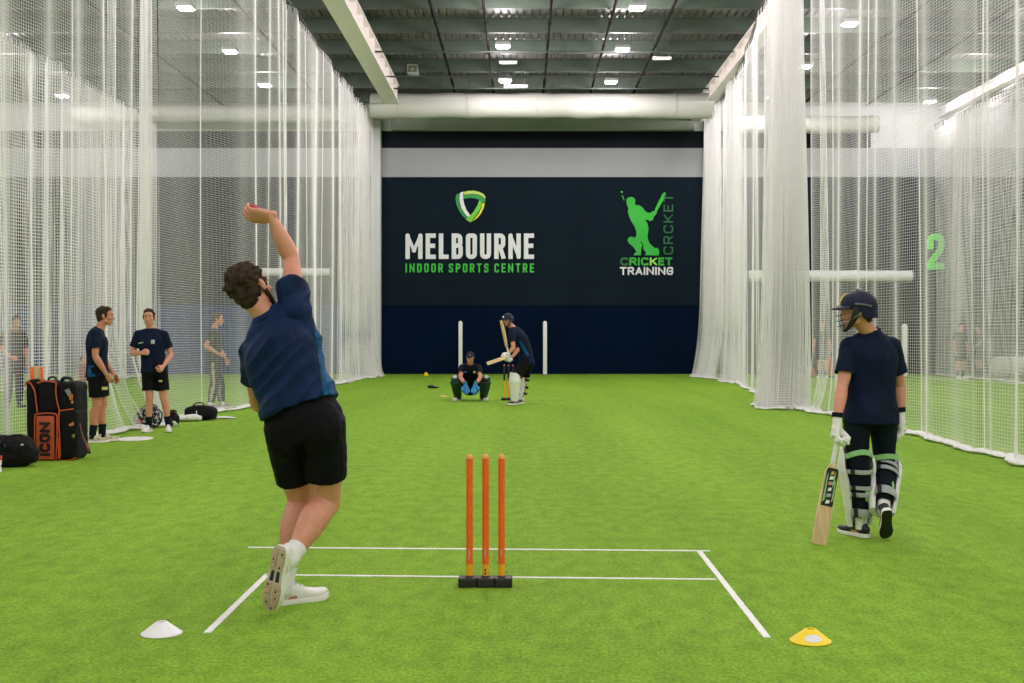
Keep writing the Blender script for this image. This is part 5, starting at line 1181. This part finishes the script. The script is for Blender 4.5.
# marker cones
def disc_cone(p, label, m, r=.096, h=.060, hole=.020, patch=None):
    t = thing('marker_cone', p, label, 'cone', 'marker cones'); g = Geo()
    g.lathe([(r, 0.002), (r, .006), (r * .93, .010), (hole + .008, h - .003), (hole + .003, h), (hole, h - .002), (hole - .001, h - .010), (r * .9, .004)], p, n=44); build(g, 'cone_shell', m, t)
    g = Geo(); g.lathe([(hole, h - .004), (hole + .002, h - .002), (hole + .002, h - .006), (hole, h - .008)], p, n=30); build(g, 'rim', mat('cone rim', (190, 150, 130), .6) if patch is None else m, t)
    if patch:
        k = 26; q = []
        for i in range(k):
            w = 2 * PI * i / k; a = -PI / 2 - .04 + .62 * math.cos(w); f = .40 + .30 * math.sin(w); rr = r * .93 + (hole + .008 - r * .93) * f; z = .010 + (h - .013) * f
            nn = V((math.cos(a) * .6, math.sin(a) * .6, .8)); q.append(p + V((rr * math.cos(a), rr * math.sin(a), z)) + nn * .0012)
        c = sum(q, V((0, 0, 0))) / k; aa = -PI / 2; rr = r * .93 + (hole + .008 - r * .93) * .42; c = p + V((0, -rr, .010 + (h - .013) * .42)) + V((0, -.6, .8)) * .0012
        q2 = [c + (x - c) * .5 + V((0, 0, 0)) for x in q]
        for i, x in enumerate(q2):
            d = x - p; ra = math.hypot(d.x, d.y); f = (ra - r * .93) / (hole + .008 - r * .93); q2[i] = V((x.x, x.y, p.z + .010 + (h - .013) * f + .0012)) if True else x
        vs = [c] + q2 + q; fs = [(0, 1 + i, 1 + (i + 1) % k) for i in range(k)] + [(1 + i, 1 + k + i, 1 + k + (i + 1) % k, 1 + (i + 1) % k) for i in range(k)]
        g = Geo(); g.add(vs, fs); build(g, 'white_patch', patch, t)
    return t
M_conew = mat('white cone plastic', (240, 240, 238), .4, .05, 10)
disc_cone(V((P(161.5, 634, 5.70).x, 5.70, 0)), 'white disc cone lying on the turf at the lower left', M_conew)
disc_cone(V((P(810.5, 641, 5.56).x, 5.56, 0)), 'yellow disc cone with a white patch at the lower right', mat('yellow cone plastic', (255, 222, 16), .4, .05, 10), patch=M_white)
disc_cone(V((P(426, 375.5, 42.0).x, 42.0, 0)), 'small yellow cone by the foot of the far navy wall', mat('yellow cone plastic', (255, 222, 16), .4, .05, 10), r=.10, h=.12, hole=.03)
disc_cone(V((P(443, 397, 27.6).x, 27.6, 0)), 'tiny flat pale orange disc on the turf left of the squatting wicketkeeper', mat('pale disc', (226, 184, 120), .5), r=.09, h=.035, hole=.03)
g = Geo(); p = V((P(135, 439, 16.4).x, 16.4, 0)); g.lathe([(.0005, .012), (.17, .012), (.23, .008), (.235, .001), (.0005, .001)], p, n=40); g.v = [(p.x + (x - p.x) * 1.0, p.y + (y - p.y) * 1.35, z) for x, y, z in g.v]
single(g, 'flat_marker', M_conew, p, 'flat white marker disc on the turf between the two standing men', 'marker')
g = Geo(); p = V((P(433, 388.6, 31.8).x, 31.8, 0)); g.sweep([p + V((-.13, 0, .05)), p + V((-.03, 0, .05)), p + V((.05, 0, .035)), p + V((.15, 0, .03))], [(.05, .035), (.06, .045), (.05, .03), (.02, .015)], (0, 1, 0), n=12, sub=3)
single(g, 'dropped_glove', M_black, p, 'small black item lying on the turf beyond and left of the wicketkeeper', 'glove')

# white posts by the far wall
def post(px, py0, py1, Y, w, label):
    p = V((P(px, py1, Y).x, Y, 0)); h = P(px, py0, Y).z; t = thing('white_post', p, label, 'post', 'white posts at the far end')
    g = Geo(); g.box(p + V((0, 0, h / 2 + .01)), (w, w, h - .02), bevel=.03); build(g, 'post_pad', M_pad, t)
    g = Geo(); g.box(p + V((0, 0, .015)), (w * 1.5, w * 1.5, .03), bevel=.008); build(g, 'base_plate', M_grey, t)
    g = Geo(); g.ell(p + V((0, 0, h - .01)), (w * .45, w * .45, .05), nu=16, nv=8); build(g, 'cap', M_white, t)
post(460.5, 322, 374, 42.6, .14, 'tall white post by the far wall behind the squatting wicketkeeper')
post(545, 322, 374, 42.6, .14, 'tall white post by the far wall right of the batsman')
post(904.5, 325, 377, 40.6, .17, 'white post behind the right net, beside the padded batter’s shoulder')

# rolled net tubes and the big roll
def roll(px0, px1, py, Y, r, label):
    a, b = P(px0, py, Y), P(px1, py, Y); t = thing('hanging_roller', (a + b) / 2, label, 'roller'); n = 14
    g = Geo(); g.sweep([a + (b - a) * i / n for i in range(n + 1)], [r * (1 + .04 * math.sin(i * 2.3)) for i in range(n + 1)], (0, 0, 1), n=20, sub=2, ends=(.05, .05)); build(g, 'tube', mat('roller cloth', (226, 228, 226), .6, .05, 3), t)
    for q in (a, b):
        g = Geo(); g.box((q.x, (q.y + WALL_Y) / 2 - .08, q.z), (.05, WALL_Y - q.y + .13, .10), bevel=.01); g.lathe([(.0005, -.03), (r * 1.1, -.03), (r * 1.1, .03), (.0005, .03)], q, n=20, X=(0, 1, 0), Y=(0, 0, 1), Z=(1, 0, 0)); build(g, 'bracket', M_grey, t)
roll(747, 912, 276, 43.0, .20, 'long white roller tube on the far wall of the right side lane')
roll(262, 331, 272, 43.2, .14, 'white roller tube on the far wall of the lane behind the left net')
a = P(995, 366, 40.2); g = Geo(); z0 = .36; a.z = z0
g.sweep([a, a + V((.25, 0, 0)), a + V((1.0, .05, .0)), a + V((1.9, .0, 0)), a + V((2.5, 0, 0))], [.33, .36, .35, .36, .33], (0, 0, 1), n=22, sub=4, ends=(.25, .25))
th = thing('rolled_mat', (a.x, a.y, 0), 'big white rolled mat lying at the far right behind the nets', 'rolled mat'); build(g, 'roll', mat('rolled mat white', (226, 226, 222), .6, .06, 3, bump=.2, bscale=5), th)
for dx in (.4, 1.25, 2.1):
    g = Geo(); g.lathe([(.35, -.03), (.372, -.03), (.372, .03), (.35, .03)], a + V((dx, .02, 0)), n=24, X=(0, 1, 0), Y=(0, 0, 1), Z=(1, 0, 0)); build(g, 'tie_strap', M_strap, th)

# ------------------------------------------------------------------ the big kit bag
M_bag = mat('black bag cloth', (17, 17, 19), 0.75, 0.3, 20, bump=0.25, bscale=40, spec=0.2)
M_pipe_o = mat('orange piping', (196, 84, 34), 0.55, 0.15, 20)
M_panel_o = mat('burnt orange panel', (190, 84, 44), 0.6, 0.15, 10)
BY = 13.62
def BP(px, py, d=0.0): return P(px, py, BY) + V((0, d, 0))
bag = thing('kit_bag', V((BP(56, 462).x, BY + .1, 0)), 'tall black kit bag with orange piping and orange ICON panel', 'bag')
def soft_box(px0, py0, px1, py1, y0, y1, bev, name, m=None, tilt=0.0, vox=.009, smooth=5, seed=0, amp=.008, parent=None):
    a, b = BP(px0, py1), BP(px1, py0); g = Geo(); c = V(((a.x + b.x) / 2, BY + (y0 + y1) / 2, (max(a.z, .004) + b.z) / 2))
    g.box(c, (b.x - a.x, y1 - y0, b.z - max(a.z, .004)), bevel=bev, seg=4)
    if tilt: g.v = [(x + (z - c.z) * tilt, y, z) for x, y, z in g.v]
    return build(g, name, m or M_bag, parent or bag, voxel=vox, smooth=smooth, disp=lambda q, n: amp * mnoise.noise(q * 7 + V((seed, 0, 0))) + amp * .5 * mnoise.noise(q * 16))
soft_box(27.5, 383, 77, 461, .03, .38, .07, 'main_body', seed=1)
soft_box(25.5, 379.5, 38.5, 457, .0, .30, .055, 'side_sleeve', seed=2, tilt=-.02)
soft_box(38, 381, 58, 414, -.03, .30, .06, 'top_flap', seed=3)
soft_box(57, 382, 76.5, 412, -.02, .34, .06, 'shoulder_pocket', seed=4, tilt=-.06)
soft_box(60, 410, 78.5, 459, -.06, .30, .05, 'right_pocket', seed=5)
soft_box(36.5, 412, 60, 462, -.07, .2, .035, 'front_pocket', seed=6, amp=.004)
g = Geo(); a, b = BP(39.5, 459), BP(57, 415.5); g.box(((a.x + b.x) / 2, BY - .080, (a.z + b.z) / 2), (b.x - a.x, .03, b.z - a.z), bevel=.012); pan = build(g, 'orange_panel', M_panel_o, bag)
def piping(pts, d, closed=False, parent=None):
    q = [BP(x, y, d) for x, y in pts]; g = Geo()
    if closed: q.append(q[0])
    g.sweep(q, [.0085] * len(q), (0, 1, 0), n=8, sub=4); build(g, 'piping', M_pipe_o, parent or bag)
piping([(38.2, 414.5), (37.6, 418), (37.4, 440), (38.0, 461)], -.075); piping([(38.2, 414.0), (48, 412.8), (58.5, 414), (59.6, 420), (59.4, 440), (58.6, 460)], -.075); piping([(38, 461), (48, 462), (58.6, 461)], -.072)
piping([(38.5, 412), (37.0, 400), (36.0, 392), (32, 384), (28, 381.5), (26.2, 386)], -.030); piping([(57.5, 382.5), (57.2, 392), (58.6, 402), (60.8, 410.5)], -.038); piping([(60.8, 410.5), (66, 410.0), (75.5, 408.6)], -.060)
piping([(61.4, 411.5), (61.2, 425), (62.0, 440), (62.5, 457)], -.068); piping([(61.0, 459.5), (69, 460.5), (77.5, 457.5)], -.050); piping([(38.5, 383), (46, 381), (57, 382.2)], -.034); piping([(60.2, 437), (61.2, 447), (61.4, 458)], -.078)
# ICON running up the panel
a, b = BP(43.4, 455.0), BP(53.6, 421.5); W_, H_ = b.x - a.x, b.z - a.z
g = stroke_text('ICON', 0, H_, 0, W_, 0, .235, .12, .004); g.v = [(b.x - z, BY - .0955 + y, a.z + x) for x, y, z in g.v]; build(g, 'panel_lettering', M_black, pan, flat=True)
# carry handle, wheels, straps and small prints
g = Geo(); g.sweep([BP(44.5, 382.5, .1), BP(45.5, 378.6, .1), BP(49, 377.2, .1), BP(52.5, 378.6, .1), BP(53.5, 382.5, .1)], [(.022, .012)] * 5, (0, 1, 0), n=10, sub=4); build(g, 'carry_handle', M_black, bag)
g = Geo(); g.sweep([BP(57, 383, .12), BP(59, 379.0, .12), BP(63, 378.2, .12), BP(67, 379.4, .12), BP(68.5, 383, .12)], [(.03, .014), (.035, .02), (.03, .018), (.035, .02), (.03, .014)], (0, 1, 0), n=10, sub=4); build(g, 'grab_strap', M_black, bag)
for px, d in ((31, .34), (72, .34)):
    g = Geo(); c = BP(px, 450, d); c.z = .06; g.lathe([(.02, -.022), (.055, -.022), (.060, -.012), (.060, .012), (.055, .022), (.02, .022)], c, n=22, X=(0, 1, 0), Y=(0, 0, 1), Z=(1, 0, 0)); build(g, 'wheel', M_black, bag)
for pts, cc, d in (([(66, 390), (70, 388.5), (72.5, 394), (70, 396.5)], (150, 140, 140), -.045), ([(70.5, 396), (74, 394), (73.5, 399.5), (71, 400)], (220, 120, 40), -.045), ([(72.3, 401), (74, 400.4), (74, 403), (72.4, 403.4)], (228, 160, 30), -.04), ([(70.5, 424), (75.5, 421.5), (76, 424.8), (72, 426)], (214, 130, 80), -.065), ([(73.5, 434.5), (77, 433.5), (75.8, 438.5)], (160, 150, 50), -.06), ([(29.0, 446), (33, 438), (33.6, 441), (31, 447)], (150, 60, 36), -.01)):
    g = Geo(); g.prism([BP(x, y, d) for x, y in pts], (0, .02, 0)); build(g, 'bag_print', mat('bag print %s' % (cc,), cc, .6, .3, 60), bag, flat=True)
g = Geo(); g.sweep([BP(78, 424, .05), BP(82, 434, .0), BP(86, 441, -.04), BP(89.5, 446, -.06), BP(91.5, 452.5, -.06)], [(.012, .008), (.016, .008), (.018, .010), (.030, .014), (.026, .016)], (0, 1, 0), n=8, sub=4); build(g, 'dangling_strap', mat('black red strap', (46, 26, 26), .6, .4, 16, rgb2=(150, 40, 30)), bag)
cricket_bat(BP(33, 366.5, .12), BP(35, 436, .14), (.1, -1, .1), 'orange-edged bat sticking up out of the tall kit bag', sticker=False, s=1.0)
t = bpy.data.objects[-1] if False else None
g = Geo()
for px in (27.6, 38.4): 
    a, b = BP(px, 367.5, .10), BP(px + .9, 397, .12); g = Geo(); g.sweep([a, b], [.016, .016], (1, 0, 0), n=8, sub=2)
    edge = build(g, 'orange_edge', M_orange, [o for o in COL.objects if o.name.startswith('cricket_bat') and o.parent is None][-1])

# black holdall at the left edge
hd = thing('holdall', V((P(10, 466, 12.9).x, 12.95, 0)), 'black holdall on the turf at the left edge, beside the tall kit bag', 'bag'); HYY = 12.9
HP = lambda x, y, d=0.0: P(x, y, HYY) + V((0, d, 0))
g = Geo(); g.sweep([HP(-26, 453, .12), HP(-16, 452, .1), HP(5, 452, .08), HP(22, 453, .08), HP(31, 455.5, .1)], [(.13, .13), (.165, .17), (.175, .18), (.165, .165), (.09, .10)], (0, 0, 1), n=20, sub=4, ends=(.4, .5), exp=2.8)
g.v = [(x, y, max(z, .004)) for x, y, z in g.v]
build(g, 'bag_body', M_bag, hd, voxel=.009, smooth=4, disp=lambda q, n: .022 * mnoise.noise(q * 7) + .012 * mnoise.noise(q * 15))
g = Geo(); g.sweep([HP(3, 446, -.09), HP(5, 438, -.02), HP(13, 435.5, .06), HP(22, 437.5, .1), HP(27, 446, .1)], [(.03, .012)] * 5, (0, 1, 0), n=10, sub=5); build(g, 'carry_handle', M_black, hd)
g = Geo(); g.sweep([HP(-14, 446, -.09), HP(-6, 439.5, -.05), HP(4, 440, -.02), HP(10, 447, -.1)], [(.03, .012)] * 4, (0, 1, 0), n=10, sub=5); build(g, 'carry_handle', M_black, hd)
g = Geo(); g.sweep([HP(-20, 442.5, .04), HP(5, 441.2, .02), HP(26, 444.0, .06)], [(.012, .006)] * 3, (0, 1, 0), n=8, sub=5); build(g, 'zip', M_grey, hd)
g = Geo(); g.box(HP(25, 444, -.075), (.03, .012, .014), bevel=.003); build(g, 'bag_tag', M_white, hd)
sp = thing('cricket_shoe', V((P(6, 469, 12.55).x, 12.55, 0)), 'white shoe with red trim at the left edge, in front of the holdall', 'shoe')
make_shoe(sp, P(-3, 461.5, 12.55) * V((1, 1, 0)) + V((0, 0, .095)), V((.35, -.93, 0)).normalized(), V((0, 0, 1)), 1.12, M_shoew, M_sole, .007)
g = Geo(); c = P(4, 458, 12.42); g.box(c + V((-.05, 0, .0)), (.06, .02, .05), bevel=.006); build(g, 'red_flash', mat('shoe red', (196, 86, 56), .5), sp)

# back packs behind the second man and the bag by the man in grey
M_patt = mat('black and white patterned cloth', (20, 20, 22), .75, .2, 26, rgb2=(196, 196, 196), contrast=(.40, .46), bump=.2, bscale=30, detail=2)
def backpack(px, py, Y, w, h, d, label, m, seed, lean=0.0):
    c = V((P(px, py, Y).x, Y, 0)); t = thing('backpack', c, label, 'bag', 'bags by the left net'); g = Geo()
    g.sweep([c + V((0, 0, .005)), c + V((0, .0, h * .12)), c + V((lean * .4, .0, h * .5)), c + V((lean, .03, h * .85)), c + V((lean, .04, h * .97))], [(w * .46, d * .46), (w * .52, d * .54), (w * .50, d * .52), (w * .36, d * .40), (w * .16, d * .2)], (1, 0, 0), n=22, sub=4, ends=(0, .4), exp=2.7)
    build(g, 'bag_body', m, t, voxel=.010, smooth=4, disp=lambda q, n: .012 * mnoise.noise(q * 9 + V((seed, 0, 0))))
    g = Geo(); g.box(c + V((0, -d * .55, h * .30)), (w * .66, d * .25, h * .40), bevel=.03, seg=3); build(g, 'front_pocket', m, t, voxel=.010, smooth=3)
    for q in (-1, 1): g = Geo(); g.sweep([c + V((q * w * .2 + lean, d * .36, h * .85)), c + V((q * w * .55 + lean * .5, d * .1, h * .62)), c + V((q * w * .60, -d * .05, h * .30)), c + V((q * w * .46, .0, h * .08))], [(.026, .008)] * 4, (0, 1, 0), n=8, sub=4); build(g, 'shoulder_strap', M_bag, t)
    g = Geo(); g.sweep([c + V((lean - .05, .02, h * .95)), c + V((lean - .03, .0, h * 1.05)), c + V((lean + .03, .0, h * 1.05)), c + V((lean + .05, .02, h * .95))], [.011] * 4, (0, 1, 0), n=8, sub=4); build(g, 'grab_handle', M_bag, t)
    return t
bk = backpack(148, 430, 18.35, .34, .36, .26, 'black and white patterned backpack behind the legs of the man facing the camera', M_patt, 3, .03)
g = Geo(); c = P(140, 421, 18.15); g.box(c, (.05, .03, .04), bevel=.006); build(g, 'red_tag', mat('red tag', (206, 60, 44), .5), bk)
backpack(173, 426.5, 18.7, .15, .23, .2, 'small black backpack right of the patterned backpack by the left net', M_bag, 5)
hp = thing('holdall', V((P(201, 421.5, 20.0).x, 20.0, 0)), 'low black holdall by the left net in front of the man in grey', 'bag', 'bags by the left net')
c = V((P(201, 421.5, 20.0).x, 20.0, 0)); g = Geo(); g.sweep([c + V((-.22, .05, .11)), c + V((-.1, .02, .125)), c + V((.1, 0, .125)), c + V((.22, -.02, .11))], [(.10, .13), (.120, .16), (.120, .16), (.10, .13)], (0, 0, 1), n=20, sub=4, ends=(.3, .3), exp=3); build(g, 'bag_body', M_bag, hp, voxel=.010, smooth=4, disp=lambda q, n: .010 * mnoise.noise(q * 9))
g = Geo(); g.sweep([c + V((-.13, -.1, .20)), c + V((-.08, -.06, .28)), c + V((.03, -.04, .29)), c + V((.10, -.1, .21))], [(.02, .012)] * 4, (0, 1, 0), n=8, sub=4); build(g, 'carry_handle', M_black, hp)
g = Geo(); g.box(c + V((-.03, -.165, .10)), (.012, .014, .14), bevel=.003); g2 = build(g, 'white_trim', M_white, hp)
g = Geo(); c = V((P(190, 422, 19.75).x, 19.75, 0)); g.sweep([c + V((-.26, 0, .03)), c + V((-.1, 0, .05)), c + V((.06, 0, .065)), c + V((.17, 0, .05))], [(.10, .025), (.13, .045), (.12, .055), (.07, .04)], (0, 1, 0), n=16, sub=4, exp=2.4)
single(g, 'towel', M_hem, c, 'crumpled white towel on the turf left of the low black holdall', 'towel', voxel=.01, smooth=2, disp=lambda q, n: .010 * mnoise.noise(q * 20))
g = Geo(); c = V((P(224, 419.8, 20.3).x, 20.3, 0)); g.sweep([c + V((-.15, 0, .02)), c + V((0, 0, .025)), c + V((.1, -.02, .022)), c + V((.20, -.03, .018))], [(.05, .018), (.06, .022), (.05, .02), (.018, .014)], (0, 1, 0), n=12, sub=3)
single(g, 'shin_pad', M_white, c, 'small flat white pad on the turf right of the low black holdall', 'pad')
# ================================================================== CAMERA AND LOOK
cam = bpy.data.cameras.new('camera'); co = bpy.data.objects.new('camera', cam); COL.objects.link(co)
co.location = (0, 0, EYE); co.rotation_euler = (PI / 2, 0, 0)
cam.sensor_width = 36; cam.lens = FPX * 36 / 1024; cam.shift_x = -(CX - 512) / 1024; cam.shift_y = -(341.5 - HY) / 1024
cam.clip_start = 0.05; cam.clip_end = 200
scene.camera = co
vs_ = scene.view_settings; vs_.view_transform = 'Standard'; vs_.look = 'None'; vs_.gamma = 1; vs_.use_curve_mapping = False; vs_.exposure = 0.0
scene.cycles.use_denoising = True
scene.cycles.max_bounces = 6; scene.cycles.diffuse_bounces = 5; scene.cycles.sample_clamp_indirect = 6
